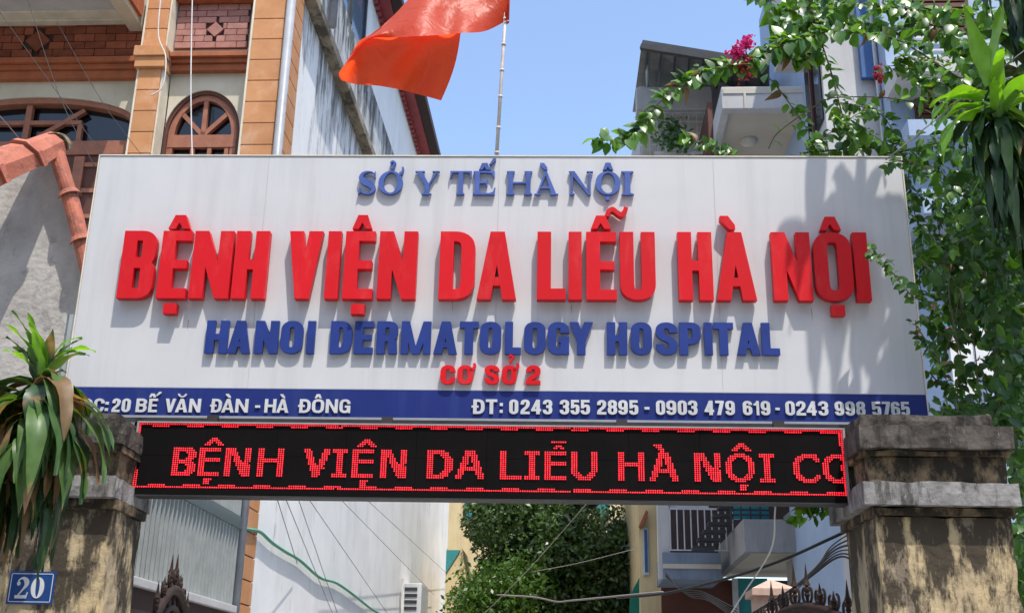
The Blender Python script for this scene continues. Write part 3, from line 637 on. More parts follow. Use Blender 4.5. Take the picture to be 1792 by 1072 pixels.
for c_ in range(NC):
    for r_ in range(NR):
        x_ = x0d + c_ * pu; z_ = z1d - r_ * pv; on = (c_, r_) in lit
        rr = pu * (.37 if on else .22); k = 6 if on else 4
        tgt = lm if on else um
        vs = [SF.P(x_ + rr * math.cos(2 * math.pi * i / k), LY + (.0 if on else .003), z_ + rr * math.sin(2 * math.pi * i / k)) for i in range(k)]
        if on: tgt.add(vs + [SF.P(x_, LY - .003, z_)], [(i, (i + 1) % k, k) for i in range(k)])
        else: tgt.add(vs, [tuple(range(k))])
tag(mk('lit_diodes', lm, emis('red LED', (1, .012, .03), 1.0), led), kind='stuff')
tag(mk('unlit_diodes', um, mat('unlit LED', (.012, .009, .009), rough=.6, bump=0, spec=.1), led), kind='stuff')

# ================================================================ GATE PILLARS
def pillar(side, label):
    if side > 0:
        fr = Fr((0, 4.98, 0), R(-2)); xa = fr.front(1541, 1000)[0]; xb = xa + .575
    else:
        fr = Fr((0, 5.0, 0), R(-2)); xb = fr.front(186, 1000)[0]; xa = xb - .62
    D = .52 if side > 0 else .36; ov = .06 if side > 0 else .025
    def zz(py): return fr.front(1600 if side > 0 else 150, py)[1]
    t = thing('gate_pillar', label, 'gate pillar', fr.P((xa + xb) / 2, D / 2, 0), 'weathered gate pillars')
    if side > 0: ys = (727, 750, 790, 800, 846, 887, 903)
    else: ys = (722, 745, 780, 792, 836, 872, 890)
    z = [zz(y) for y in ys]
    def pl(y0, e): pass
    roughen(mk('shaft', MB().box(fr, xa, xb, 0, D, 0, z[6]), M['ochre'], t), .045, .007, .012)
    roughen(mk('moulding', MB().box(fr, xa - .02, xb + .012, -.02, D + .02, z[6] + .001, z[5] - .001), M['ochredark'], t))
    roughen(mk('lower_cap', MB().box(fr, xa - .06, xb + (.03 if side > 0 else .012), -.06, D + .06, z[5], z[4]), M['capgrey'], t))
    roughen(mk('neck', MB().box(fr, xa - .02, xb + .0, -.02, D + .02, z[4] + .001, z[3] - .001), M['ochredark'], t))
    roughen(mk('upper_moulding', MB().box(fr, xa - .045, xb + .015, -.045, D + .045, z[3], z[2] - .001), M['ochredark'], t))
    roughen(mk('upper_cap', MB().box(fr, xa - .06, xb + (.03 if side > 0 else .02), -.075, D + .075, z[2], z[1]), M['capdark'], t))
    roughen(mk('top_block', MB().box(fr, xa - .04, xb - .04, -.02, D - .02, z[1] + .001, z[0]), M['capdark'], t))
    return t, fr, xa, xb, z
pr, frp, pxa, pxb, pz = pillar(1, 'mould stained ochre gate pillar under the right end of the sign')
pl_, flp, qxa, qxb, qz = pillar(-1, 'ochre gate pillar on the left that carries the blue house number')
# house number
NF = Fr(flp.P(0, 0, 0), R(-2))
nx0, nzt = NF.front(14, 998, -.012); nx1, nzb = NF.front(94, 1057, -.012)
nxm0 = NF.front(13, 1027, -.012)[0]; nxm1 = NF.front(94, 1027, -.012)[0]
nf = thing('house_number', 'small blue enamel plate with white number 20 on the left pillar', 'number plate', NF.P((nxm0 + nxm1) / 2, 0, nzb))
mk('plate', MB().box(NF, nxm0, nxm1, -.008, -.001, nzb, nzt), M['plateblue'], nf, bevel=.002)
e_ = .012; bd = MB()
for (a, b, c, d) in ((nxm0 + e_, nxm1 - e_, nzb + e_ - .003, nzb + e_), (nxm0 + e_, nxm1 - e_, nzt - e_, nzt - e_ + .003), (nxm0 + e_ - .003, nxm0 + e_, nzb + e_, nzt - e_), (nxm1 - e_, nxm1 - e_ + .003, nzb + e_, nzt - e_)):
    bd.box(NF, a, b, -.0095, -.0075, c, d)
mk('border', bd, M['whitel'], nf)
letter('digit', serif('2', .72, .2, .1), (27, 1009, 50, 1046), .72, .0105, .003, M['whitel'], nf, fr=NF)
letter('digit', serif('0', .66, .2, .06), (54, 1009, 77, 1046), .66, .0105, .003, M['whitel'], nf, fr=NF)

# ================================================================ LEFT HOUSE (orange pilasters)
cpt = at(488, 272, 9.8)
FL = Fr((cpt.x, cpt.y, 0), R(-3.3))
hl = thing('townhouse', 'cream townhouse with orange block pilasters, brick frieze and arched windows on the left', 'house', FL.P(-2, 2, 0))
def fz(py, px=350, yl=.2): return FL.front(px, py, yl)[1]
def fx(px, py, yl=.2): return FL.front(px, py, yl)[0]
WB = .2                     # bays lie this far behind the pilaster fronts
ZT = fz(-140)
far_y = FL.side(785, 900, 0)[0]
z_ledge = FL.side(640, 272, 0)[1]; z_b = FL.side(691, 272, 0)[1]; z_e = FL.side(734, 272, 0)[1]
xpr0 = fx(415, 272, 0); xpl0 = fx(222, 248, 0); xpl1 = fx(266, 248, 0)
# main mass behind the bays
mk('inner_wall', MB().box(FL, -9, -.02, .75, far_y, 0, z_b), M['mortar'], hl)
# bays: plates with arched openings
def arc(xc, zc, rx, rz, a0, a1, n): return [(xc + rx * math.cos(a0 + (a1 - a0) * i / n), zc + rz * math.sin(a0 + (a1 - a0) * i / n)) for i in range(n + 1)]
z_wtop = fz(120)
xc1 = (fx(285, 235) + fx(419, 235)) / 2; rw1 = (fx(419, 235) - fx(285, 235)) / 2; zs1 = fz(236, 350); zr1 = fz(158, 350) - zs1
hole = [(xc1 - rw1, 1.0)] + arc(xc1, zs1, -rw1, zr1, 0, math.pi, 24) + [(xc1 + rw1, 1.0)]
bayR = [(xpl1, .5), (xpr0, .5), (xpr0, ZT), (xpl1, ZT)]
toP = lambda l, y: [FL.P(x, y, z) for x, z in l]
mk('bay_wall', MB().plate([toP(bayR, WB), toP(hole, WB)], FL.Y * .14), M['cream'], hl)
xc2 = fx(60, 200); xl2 = xc2 - (xpl0 - xc2); zs2 = fz(215, 200); zr2 = fz(170, 60) - zs2; rw2 = xpl0 - xc2 - .02
hole2 = [(xc2 - rw2, 1.0)] + arc(xc2, zs2, -rw2, zr2, 0, math.pi, 28) + [(xc2 + rw2, 1.0)]
bayL = [(xl2 - .6, .5), (xpl0, .5), (xpl0, ZT), (xl2 - .6, ZT)]
mk('bay_wall', MB().plate([toP(bayL, WB), toP(hole2, WB)], FL.Y * .14), M['cream'], hl)
mk('outer_wall', MB().box(FL, -9, xl2 - .6, WB, WB + .14, .5, ZT), M['cream'], hl)
# pilasters made of blocks
def pilaster(x0, x1, pxref, joints, y0, dep):
    zs_ = [FL.front(pxref, j, y0)[1] for j in joints]
    step = (zs_[0] - zs_[-1]) / (len(zs_) - 1)
    z = zs_[0]
    while z < ZT: z += step
    mk('pilaster_core', MB().box(FL, x0 + .012, x1 - .012, y0 + .012, y0 + dep, .5, ZT), M['creamside'], hl)
    while z > 3.2:
        mk('stone_block', MB().box(FL, x0, x1, y0, y0 + .03, z - step + .010, z), M['orange'], hl, bevel=.004)
        z -= step
pilaster(xpr0 + .022, -.07, 450, (34, 70, 106, 142, 179, 216, 254), 0, WB)
pilaster(xpl0 + .02, xpl1 - .005, 255, (158, 195, 231, 269), 0, WB)
mk('corner_strip', MB().box(FL, xpr0 - .0, xpr0 + .021, .004, WB - .001, .5, ZT).box(FL, -.069, -.035, .008, .2, .5, ZT).box(FL, xpl0, xpl0 + .019, .004, WB - .001, .5, ZT).box(FL, xpl1 - .004, xpl1 + .012, .02, WB - .001, .5, ZT), M['creamside'], hl)
mk('drainpipe', MB().tube([FL.P(.0, -.055, .5), FL.P(.0, -.055, ZT)], .042, 10), M['pipe'], hl, smooth=True)
# narrow block strip on the alley side of the corner
zs_ = [FL.side(500, j, .0)[1] for j in (60, 110)]
zz_ = ZT; sd_y1 = FL.side(525, 100, .02)[0]; sd_y1 = min(max(sd_y1, .25), .6)
while zz_ > 1.0:
    mk('stone_block', MB().box(FL, -.02, .02, .03, sd_y1, zz_ - .19, zz_), M['orange'], hl, bevel=.004); zz_ -= .2
# ledge mouldings
zl0, zl1 = fz(137, 120, WB - .07), fz(99, 120, WB - .14)
for (xa, xb, z0, z1) in ((xl2 - .6, xpl0 - .001, zl0, zl1), (xpl1 + .001, xpr0 - .001, fz(123, 365, WB - .07), fz(90, 365, WB - .14))):
    h = z1 - z0
    mk('moulding', MB().box(FL, xa, xb, WB - .07, WB - .001, z0, z0 + h * .42).box(FL, xa, xb, WB - .10, WB - .001, z0 + h * .43, z0 + h * .7).box(FL, xa, xb, WB - .14, WB - .001, z0 + h * .71, z1), M['terracotta'], hl, bevel=.004)
zc0, zc1 = FL.front(265, 115, -.05)[1], FL.front(265, 80, -.05)[1]; h = zc1 - zc0
mk('capital', MB().box(FL, xpl0 - .02, xpl1 + .03, -.04, WB - .002, zc0, zc0 + h * .5).box(FL, xpl0 - .035, xpl1 + .04, -.06, WB - .002, zc0 + h * .51, zc1), M['orange'], hl, bevel=.004)
# brick friezes
def frieze(x0, x1, z0, z1, rows, blen, mt, dpx, dpy, dr):
    y = WB - .012
    mk('frieze_backing', MB().box(FL, x0, x1, y - .002, y + .01, z0, z1), M['mortar'], hl)
    dx, dz = FL.front(dpx, dpy, y); hh = (z1 - z0) / rows
    for r_ in range(rows):
        x = x0 - (r_ % 2) * blen * .5 - rnd.random() * .03
        zc = z0 + (r_ + .5) * hh
        while x < x1:
            a, b = max(x, x0), min(x + blen, x1); x += blen
            halfd = max(0, dr * 1.18 - abs(zc - dz))
            segs = [(a, b)]
            if halfd > 0: segs = [(a, min(b, dx - halfd)), (max(a, dx + halfd), b)]
            for (p, q) in segs:
                if q - p > .03: mk('brick', MB().box(FL, p + .004, q - .004, y - .02 - rnd.random() * .004, y - .003, zc - hh / 2 + .004, zc + hh / 2 - .004), mt, hl)
    k = dr * .86
    mk('diamond_brick', MB().prism([FL.P(dx, y - .03, dz - k), FL.P(dx + k, y - .03, dz), FL.P(dx, y - .03, dz + k), FL.P(dx - k, y - .03, dz)], FL.Y * .026), mt, hl)
frieze(fx(-60, 60), xpl0 - .02, zl1 - .02, fz(38, 120), 6, .215, M['brick'], 68, 74, .15)
frieze(fx(311, 50), fx(437, 50), fz(87, 365), fz(11, 370), 7, .215, M['brickpink'], 378, 54, .10)
mk('upper_moulding', MB().box(FL, xpl1 + .001, xpr0 - .001, WB - .12, WB - .001, fz(10, 370), fz(-25, 370)), M['terracotta'], hl, bevel=.004)
# arched window (right bay)
def arch_ring(xc, zs__, ro, rzo, wd, y0, dep, n=24, z_low=None):
    mb = MB(); o = arc(xc, zs__, -ro, rzo, 0, math.pi, n); i_ = arc(xc, zs__, -(ro - wd), rzo - wd, 0, math.pi, n)
    if z_low is not None: o = [(xc - ro, z_low)] + o + [(xc + ro, z_low)]; i_ = [(xc - ro + wd, z_low)] + i_ + [(xc + ro - wd, z_low)]
    for k in range(len(o) - 1):
        mb.prism([FL.P(o[k][0], y0, o[k][1]), FL.P(o[k + 1][0], y0, o[k + 1][1]), FL.P(i_[k + 1][0], y0, i_[k + 1][1]), FL.P(i_[k][0], y0, i_[k][1])], FL.Y * dep)
    return mb
w1 = mk('window', arch_ring(xc1, zs1, rw1, zr1, .035, WB + .02, .1, z_low=2.5), M['wooddark'], hl)
mk('frame', arch_ring(xc1, zs1, rw1 - .036, zr1 - .036, .06, WB + .04, .06, z_low=2.5), M['woodred'], w1)
mk('pane', MB().box(FL, xc1 - rw1, xc1 + rw1, WB + .10, WB + .11, 2.5, zs1 + zr1), M['darkglass'], w1)
zt1 = fz(233, 350)
def bar(p, q, w, y0=WB + .045, dep=.05):
    a = FL.P(p[0], y0, p[1]); b = FL.P(q[0], y0, q[1]); d = (b - a).normalized(); n_ = FL.Y.cross(d).normalized() * w / 2
    return MB().prism([a - n_, a + n_, b + n_, b - n_], FL.Y * dep)
mk('transom', MB().box(FL, xc1 - rw1 + .04, xc1 + rw1 - .04, WB + .035, WB + .09, fz(255, 350), zt1), M['woodred'], w1, bevel=.004)
for an in (40, 90, 140):
    c_, s_ = math.cos(R(an)), math.sin(R(an))
    mk('spoke', bar((xc1, zt1), (xc1 + (rw1 - .06) * c_, zs1 + (zr1 - .06) * s_), .045), M['woodred'], w1)
for k in range(-1, 2):
    mk('mullion', MB().box(FL, xc1 + k * .17 - .02 + (.085 if k < 1 else -.085 + .17), xc1 + k * .17 + .02 + (.085 if k < 1 else -.085 + .17), WB + .04, WB + .085, 3, fz(256, 350)), M['woodred'], w1)
mk('crosspiece', MB().box(FL, xc1 - rw1 + .04, xc1 + rw1 - .04, WB + .037, WB + .088, fz(290, 350), fz(278, 350)), M['woodred'], w1)
# wide arch window (left bay)
w2 = mk('window', arch_ring(xc2, zs2, rw2, zr2, .06, WB + .02, .12, 28, z_low=2.5), M['woodred'], hl)
mk('pane', MB().box(FL, xc2 - rw2, xc2 + rw2, WB + .125, WB + .135, 2.5, zs2 + zr2 - .01), M['darkglass'], w2)
mk('transom', MB().box(FL, xc2 - rw2 + .05, xc2 + rw2 - .05, WB + .03, WB + .11, fz(268, 120), fz(244, 120)), M['woodred'], w2, bevel=.004)
xm_ = fx(44, 210)
mk('mullion', MB().box(FL, xm_ - .03, xm_ + .03, WB + .045, WB + .1, fz(244, 50), fz(172, 44) - .03), M['woodred'], w2)
mk('crosspiece', MB().box(FL, xc2 - .7, fx(138, 215), WB + .05, WB + .1, fz(214, 60), fz(207, 60)), M['woodred'], w2)
mk('spoke', bar((fx(62, 236), fz(236, 62)), (fx(145, 189), fz(189, 145)), .045), M['woodred'], w2)
mk('mullion', MB().box(FL, fx(130, 230), fx(138, 230), WB + .05, WB + .1, fz(243, 130), fz(214, 130)), M['woodred'], w2)
dx0 = fx(100, 330); dx1 = fx(175, 330)
dr = mk('door', MB().box(FL, dx0 - 1.2, dx1, WB + .05, WB + .12, 2.5, fz(270, 120)), M['wooddark'], hl)
for px_ in (128,):
    mk('stile', MB().box(FL, fx(px_ - 8, 330), fx(px_ + 10, 330), WB + .02, WB + .049, 2.5, fz(272, 120)), M['woodred'], dr)
for py_ in (285, 330, 375, 420): mk('rail', MB().box(FL, fx(138, 330) + .001, dx1, WB + .03, WB + .049, fz(py_ + 4, 150), fz(py_ - 3, 150)), M['woodred'], dr)
# balcony overhead
zbal = fz(42, 120)
bx = fx(256, 45, WB)
bal = mk('balcony', MB().box(FL, -9, bx - .15, -1.35, WB - .001, zbal, zbal + .15), M['whitewall'], hl)
mk('cornice', MB().box(FL, -9, bx - .16, -.05, WB - .002, zbal - .02, zbal - .001).box(FL, -9, bx - .16, .08, WB - .002, zbal - .04, zbal - .021), M['creamside'], bal, bevel=.006)
mk('beam', MB().box(FL, bx - .149, bx, -1.35, WB - .003, zbal - .12, zbal + .15), M['cream'], bal, bevel=.004)
mk('fascia', MB().box(FL, bx + .001, bx + .035, -1.37, -.0, zbal - .06, zbal + .3), M['terracotta'], bal)
lp = FL.front(52, -4, -.75)
mk('ceiling_lamp', MB().ball(FL.P(fx(52, 0, -.5), -.5, zbal - .0), .13, 8, .45), M['lamp'], bal, smooth=True)
# alley side wall
wdrip = mat('rain streaked plaster', (.90, .90, .885), (.80, .80, .79), 1.6, .88, .15, stain=(.05, .05, .045), stain_amt=.85, stain_scale=(5, 5, .9), stain_lo=.60, stain_w=.14, grad=(z_ledge - 1.7, z_ledge, .22), stain2=(.5, .5, .48), s2_amt=.35, s2_scale=(2, 2, .6), s2_lo=.5, s2_w=.2)
mk('side_wall', MB().box(FL, -.25, 0, sd_y1 + .002, far_y, 0, z_ledge), wdrip, hl)
mk('side_wall_grimy', MB().box(FL, -.25, -.01, .32, far_y, z_ledge + .001, z_b), mat('mould streaked wall', (.60, .61, .60), (.40, .41, .41), 2.4, .9, .3, stain=(.055, .055, .05), stain_amt=.9, stain_scale=(5, 5, 1.1), stain_lo=.53, stain_w=.14, grad=(z_ledge, z_b, .15), stain2=(.74, .74, .72), s2_amt=.6, s2_scale=(7, 7, 2), s2_lo=.56), hl)
# the mould that runs down below the ledge: thin crusts of their own
mk('ledge', MB().box(FL, -.01, .13, .3, far_y, z_ledge - .08, z_ledge + .04), M['ledge'], hl, bevel=.012)
y_c0 = FL.side(639, 65, -.02)[0]
mk('upper_wall', MB().box(FL, -1.5, -.02, y_c0, far_y, z_b + .001, z_e + .0), M['wallwhite'], hl)
wd_ = mk('side_window', MB().box(FL, -.2, -.03, .9, y_c0 - .02, z_b + .001, z_b + 2.2), M['blueglass'], hl)
for yy in (y_c0 - .12, y_c0 - 1.0, .9): mk('post', MB().box(FL, -.1, .0, yy, yy + .07, z_b + .001, z_b + 2.3), M['darksteel'], wd_)
mk('side_pipe', MB().tube([FL.P(.09, 1.3, z_ledge + .2), FL.P(.09, 1.3, z_ledge + 4)], .05, 8), M['pipe'], hl, smooth=True)
mk('bracket', MB().box(FL, .0, .45, .9, 1.0, z_ledge + 1.2, z_ledge + 1.3).box(FL, .36, .42, .6, 1.4, z_ledge + .95, z_ledge + 1.19), M['darksteel'], hl)
# scalloped maroon eave
ev = MB().box(FL, -.3, .20, y_c0 - .5, far_y + .6, z_e + .001, z_e + .05)
mk('eave_board', ev, M['eavered'], hl)
sc_ = MB(); yy = y_c0 - .5
while yy < far_y + .6:
    mk('scallop', MB().box(FL, .0, .05, yy, yy + .1, z_e - .09, z_e), M['eavered'], hl); yy += .16
mk('roof_edge', MB().box(FL, .201, .36, y_c0 - .6, far_y + .7, z_e + .02, z_e + .14), M['eavedark'], hl)

# ================================================================ small gable wall with ridge tiles, left
gy = 6.5
gw = thing('gable_wall', 'rough grey rendered gable wall at the far left topped by terracotta ridge tiles', 'wall', at(40, 700, gy))
gp = [at(-120, 395, gy), at(88, 262, gy), at(150, 455, gy), at(128, 600, gy)]
gp += [Vector((gp[-1].x, gy, .0)), Vector((gp[0].x, gy, 0))]
mk('render_wall', MB().prism(gp, (0, .2, 0)), M['concrete'], gw)
def ridge_tile(p, q, r0, r1, up, n=7):
    p, q = Vector(p), Vector(q); d = (q - p).normalized(); s_ = d.cross(up).normalized(); u = s_.cross(d).normalized(); mb = MB()
    def ring(c, r): return [c + s_ * r * math.cos(a) + u * r * (.15 + math.sin(a) * 1.0) for a in [math.pi * (k / n) for k in range(n + 1)]]
    A_, B_ = ring(p, r0), ring(q, r1); Ai, Bi = ring(p, r0 * .86), ring(q, r1 * .86)
    vs = A_ + B_ + Ai + Bi; m_ = n + 1; fs = []
    for k in range(n):
        fs += [(k, k + 1, m_ + k + 1, m_ + k), (2 * m_ + k + 1, 2 * m_ + k, 3 * m_ + k, 3 * m_ + k + 1), (k + 1, k, 2 * m_ + k, 2 * m_ + k + 1), (m_ + k, m_ + k + 1, 3 * m_ + k + 1, 3 * m_ + k)]
    fs += [(0, m_, 3 * m_, 2 * m_), (n, 2 * m_ + n, 3 * m_ + n, m_ + n)]
    return mb.add(vs, fs)
run = [(at(-85, 352, 5.95), .170), (at(-22, 318, 6.12), .152), (at(45, 290, 6.3), .128), (at(97, 262, 6.48), .098)]
for k in range(3):
    (a, ra), (b, rb) = run[k], run[k + 1]
    t = mk('ridge_tile', ridge_tile(a, b + (b - a) * .06, ra, rb * 1.02, Vector((.1, -.55, .85)), 5), M['tile'], gw)
    mk('collar', ridge_tile(a - (b - a) * .05, a + (b - a) * .08, ra * 1.2, ra * 1.16, Vector((.1, -.55, .85)), 5), M['tile'], t)
mk('mortar_joint', ridge_tile(at(94, 262, 6.42), at(101, 262, 6.5), .092, .094, Vector((.1, -.55, .85)), 8), M['ochredark'], gw)
run = [at(99, 272, 6.42), at(122, 345, 6.42), at(143, 425, 6.42), at(160, 500, 6.42)]
for k in range(3):
    a, b = run[k], run[k + 1]
    t = mk('ridge_tile', ridge_tile(a, b, .052, .047, Vector((.35, -.9, .35)), 8), M['tile'], gw, smooth=False)
    mk('collar', ridge_tile(b - (b - a) * .10, b + (b - a) * .02, .058, .072, Vector((.35, -.9, .35)), 8), M['tile'], t)

# ================================================================ RIGHT: blue house and balconied house
FRr = Fr((0, 9.2, 0), R(-3.3))
hb = thing('blue_house', 'pale blue house with dark shutters half hidden by creepers on the right', 'house', FRr.P(4.6, 1, 0))
def rb(name, b, yl, th, mt, parent, bevel=0): return mk(name, MB().fbox(FRr, *b, yl, th), M[mt], parent, bevel)
xw0 = FRr.front(1560, 200, 0)[0]
mk('wall', MB().box(FRr, xw0, xw0 + 6, 0, 6, 0, 11.5), M['bluewall'], hb)
xh1 = FRr.front(1445, 200, .3)[0]
mk('wall', MB().box(FRr, xh1, xw0 - .001, .3, .98, 0, 11.5), M['whitewall'], hb)
dwn = mk('dark_window', MB().box(FRr, xh1 - .03, xh1 - .001, .36, .92, FRr.side(1420, 262, xh1)[1], FRr.side(1420, 80, xh1)[1]), M['darkglass'], hb)
mk('sash', MB().box(FRr, xh1 - .05, xh1 - .031, .62, .66, FRr.side(1420, 262, xh1)[1], FRr.side(1420, 80, xh1)[1]), M['wooddark'], dwn)
for b in ((1592, -40, 1695, 58), (1600, 128, 1700, 208), (1668, 415, 1800, 575)):
    w = rb('shutter', b, -.05, .04, 'wooddark', hb)
    n_ = 9
    for k in range(n_):
        y_ = b[1] + (b[3] - b[1]) * (k + .5) / n_; hh = (b[3] - b[1]) / n_ * .32
        mk('slat', MB().fbox(FRr, b[0] + 6, y_ - hh, b[2] - 6, y_ + hh, -.075, .02), M['wooddark'], w)
rl_ = rb('railing', (1600, 62, 1790, 66), -.5, .03, 'steelwhite', hb)
for yy in (72, 85, 95): mk('bar', MB().fbox(FRr, 1600, yy, 1790, yy + 3, -.5, .02), M['steelwhite'], rl_)
rb('balcony_slab', (1575, 98, 1800, 124), -.52, .5, 'whitewall', hb)
rb('window_hood', (1590, 208, 1800, 236), -.45, .44, 'bluewall', hb)
rb('balcony_slab', (1615, 330, 1800, 372), -.6, .59, 'bluewall', hb)
rb('trim', (1500, -60, 1524, 135), .22, .06, 'bluetrim', hb)
for px_ in (1536, 1552): 
    x_ = FRr.front(px_, 130, .2)[0]; mk('pipe', MB().tube([FRr.P(x_, .22, 0), FRr.P(x_, .22, 11)], .022, 8), M['pipe'], hb, smooth=True)
rb('soffit_box', (1372, -60, 1446, 62), .31, .68, 'whitewall', hb)
# washing
cl = thing('washing', 'white and pink laundry drying on a turquoise rail behind the creeper', 'laundry', FRr.P(4.3, -.7, 3))
mk('rail', MB().fbox(FRr, 1650, 566, 1795, 571, -.75, .03), M['teal'], cl)
for (a, b, c, d, mt) in ((1652, 572, 1668, 610, 'pinkcloth'), (1665, 572, 1705, 690, 'cloth'), (1706, 572, 1735, 660, 'cloth')): mk('cloth', MB().fbox(FRr, a, b, c, d, -.76, .02), M[mt], cl)

FB = Fr((0, 12.6, 0), R(-3.3))
hw = thing('balcony_house', 'white house with stacked balconies and a metal roof canopy right of the flagpole', 'house', FB.P(3.4, 1, 0))
def wb(name, b, yl, th, mt, parent, bevel=0): return mk(name, MB().fbox(FB, *b, yl, th), M[mt] if isinstance(mt, str) else mt, parent, bevel)
def fbz(py, px=1250, yl=0): return FB.front(px, py, yl)[1]
xh0 = FB.front(1116, 190, 2.4)[0]
# back mass
mk('wall', MB().box(FB, xh0 + .02, xh0 + 5, 2.4, 8, fbz(300, 1180, 2.4), fbz(150, 1180, 2.4)), M['whitewall'], hw)
wb('parapet', (1114, 152, 1246, 191), 2.1, .299, 'whitewall', hw, .01)
wb('recess', (1122, 193, 1236, 285), 2.36, .03, 'beige', hw)
gr_ = wb('window_grille', (1120, 196, 1236, 198), 2.15, .02, 'steelwhite', hw)
for k in range(9): 
    x_ = 1122 + k * 14; mk('bar', MB().fbox(FB, x_, 198, x_ + 1.6, 285, 2.15, .015), M['steelwhite'], gr_)
for yy in (212, 232, 252): mk('bar', MB().fbox(FB, 1120, yy, 1236, yy + 1.6, 2.17, .015), M['steelwhite'], gr_)
# canopy: a sloping metal sheet carried on posts
cz = [at(1123, 76, 13.4), at(1345, 112, 13.0), at(1345, 215, 17.0), at(1107, 196, 17.0)]
cn = (cz[1] - cz[0]).cross(cz[3] - cz[0]).normalized()
cn = cn if cn.z > 0 else -cn
can = mk('canopy', MB().prism(cz, cn * .05), M['corr'], hw)
for k in range(9):
    a = cz[0].lerp(cz[1], (k + .5) / 9); b = cz[3].lerp(cz[2], (k + .5) / 9)
    mk('rib', MB().tube([a - cn * .02, b - cn * .02], .018, 4), M['darksteel'], can)
mk('canopy_post', MB().tube([at(1131, 85, 14.0), at(1133, 154, 14.9)], .02, 6), M['steelwhite'], can)
mk('canopy_beam', MB().tube([cz[0] - cn * .05, cz[1] - cn * .05], .05, 4), M['darksteel'], can)
# balcony box with soffit and lamp
x0b, z1b = FB.front(1262, 152, 0); x1b = FB.front(1420, 165, 0)[0]; z0b = fbz(190, 1320)
balc = mk('balcony', MB().box(FB, x0b, x1b, 0, .12, z0b, z1b).box(FB, x0b, x0b + .1, .121, 2.2, z0b, z1b), M['whitewall'], hw, bevel=.01)
mk('panel_edge', MB().box(FB, x0b + .02, x1b, -.012, -.001, z1b - .1, z1b - .03), M['beige'], balc)
mk('panel_edge', MB().fbox(FB, 1302, 163, 1306, 189, -.015, .014), M['beige'], balc)
mk('soffit', MB().box(FB, x0b + .101, x1b + .5, .121, 2.38, z0b + .06, z0b + .12), M['beige'], balc)
sx = FB.front(1310, 235, .9)
mk('ceiling_lamp', MB().ball(FB.P(sx[0], .95, z0b + .05), .12, 7, .5), M['lamp'], balc, smooth=True)
mk('louvre_door', MB().box(FB, x0b - .06, x0b - .0, .9, 2.09, z0b - .3, z1b + .3), M['wooddark'], hw)
mk('wall', MB().box(FB, FB.front(1378, 220, 2.2)[0], FB.front(1378, 220, 2.2)[0] + 4, 2.2, 2.39, fbz(300, 1400, 2.2), fbz(0, 1400, 2.2)), M['whitewall'], hw)
for yy in (262,): mk('balcony_rail', MB().tube([FB.P(FB.front(1145, 268, 1.6)[0], 1.6, fbz(268, 1190, 1.6)), FB.P(FB.front(1232, 268, 1.6)[0], 1.6, fbz(268, 1190, 1.6))], .025, 8), M['steelwhite'], hw)
# lower storeys below the LED
Q = 2.6
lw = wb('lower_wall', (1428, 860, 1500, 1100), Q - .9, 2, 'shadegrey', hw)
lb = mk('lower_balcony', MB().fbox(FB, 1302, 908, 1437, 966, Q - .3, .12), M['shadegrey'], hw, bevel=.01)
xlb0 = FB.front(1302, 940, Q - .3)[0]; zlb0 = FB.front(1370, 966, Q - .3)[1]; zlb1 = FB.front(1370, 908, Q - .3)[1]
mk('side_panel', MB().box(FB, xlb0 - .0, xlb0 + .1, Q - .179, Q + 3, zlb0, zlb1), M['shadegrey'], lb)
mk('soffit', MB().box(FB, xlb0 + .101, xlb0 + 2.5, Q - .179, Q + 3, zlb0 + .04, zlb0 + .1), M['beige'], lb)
wb('column', (1152, 870, 1172, 1012), Q + 1.2, .25, 'whitewall', hw)
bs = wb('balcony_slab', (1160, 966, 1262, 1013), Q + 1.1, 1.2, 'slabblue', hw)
wb('slab_band', (1160, 986, 1262, 994), Q + 1.08, .02, 'beige', hw)
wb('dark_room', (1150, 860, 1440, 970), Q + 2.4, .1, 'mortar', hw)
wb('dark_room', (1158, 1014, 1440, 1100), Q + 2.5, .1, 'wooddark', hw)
wb('teal_door', (1292, 1011, 1345, 1100), Q + 2.2, .1, 'teal', hw); wb('post', (1284, 1011, 1293, 1100), Q + 2.15, .1, 'steelwhite', hw)
rg = wb('balcony_railing', (1172, 888, 1286, 891), Q + 1.12, .03, 'steelwhite', hw)
mk('bar', MB().fbox(FB, 1172, 961, 1286, 963, Q + 1.12, .03), M['steelwhite'], rg)
for k in range(10): mk('baluster', MB().fbox(FB, 1172 + k * 12.2, 891, 1174 + k * 12.2, 961, Q + 1.12, .02), M['steelwhite'], rg)
wb('shed_end', (1172, 880, 1240, 888), Q + 1.3, .1, 'steelwhite', hw)
aw = wb('dark_awning', (1248, 872, 1302, 884), Q + .7, .05, 'darksteel', hw)
for k in range(6):
    x_ = 1284 - k * 9; mk('blade', MB().fbox(FB, x_ - 26, 884 + k * 14, x_ + 14, 889 + k * 14, Q + .6 - k * .02, .25), M['darksteel'], aw)
rl2 = wb('window_bars', (1278, 880, 1350, 883), Q + .3, .02, 'darksteel', hw)
wb('pane', (1284, 878, 1345, 908), Q + .5, .03, 'tealglass', hw)
for k in range(5): mk('bar', MB().fbox(FB, 1278 + k * 17, 872, 1281 + k * 17, 915, Q + .32, .02), M['darksteel'], rl2)
for yy in (890, 899): mk('bar', MB().fbox(FB, 1278, yy, 1350, yy + 3, Q + .34, .02), M['darksteel'], rl2)

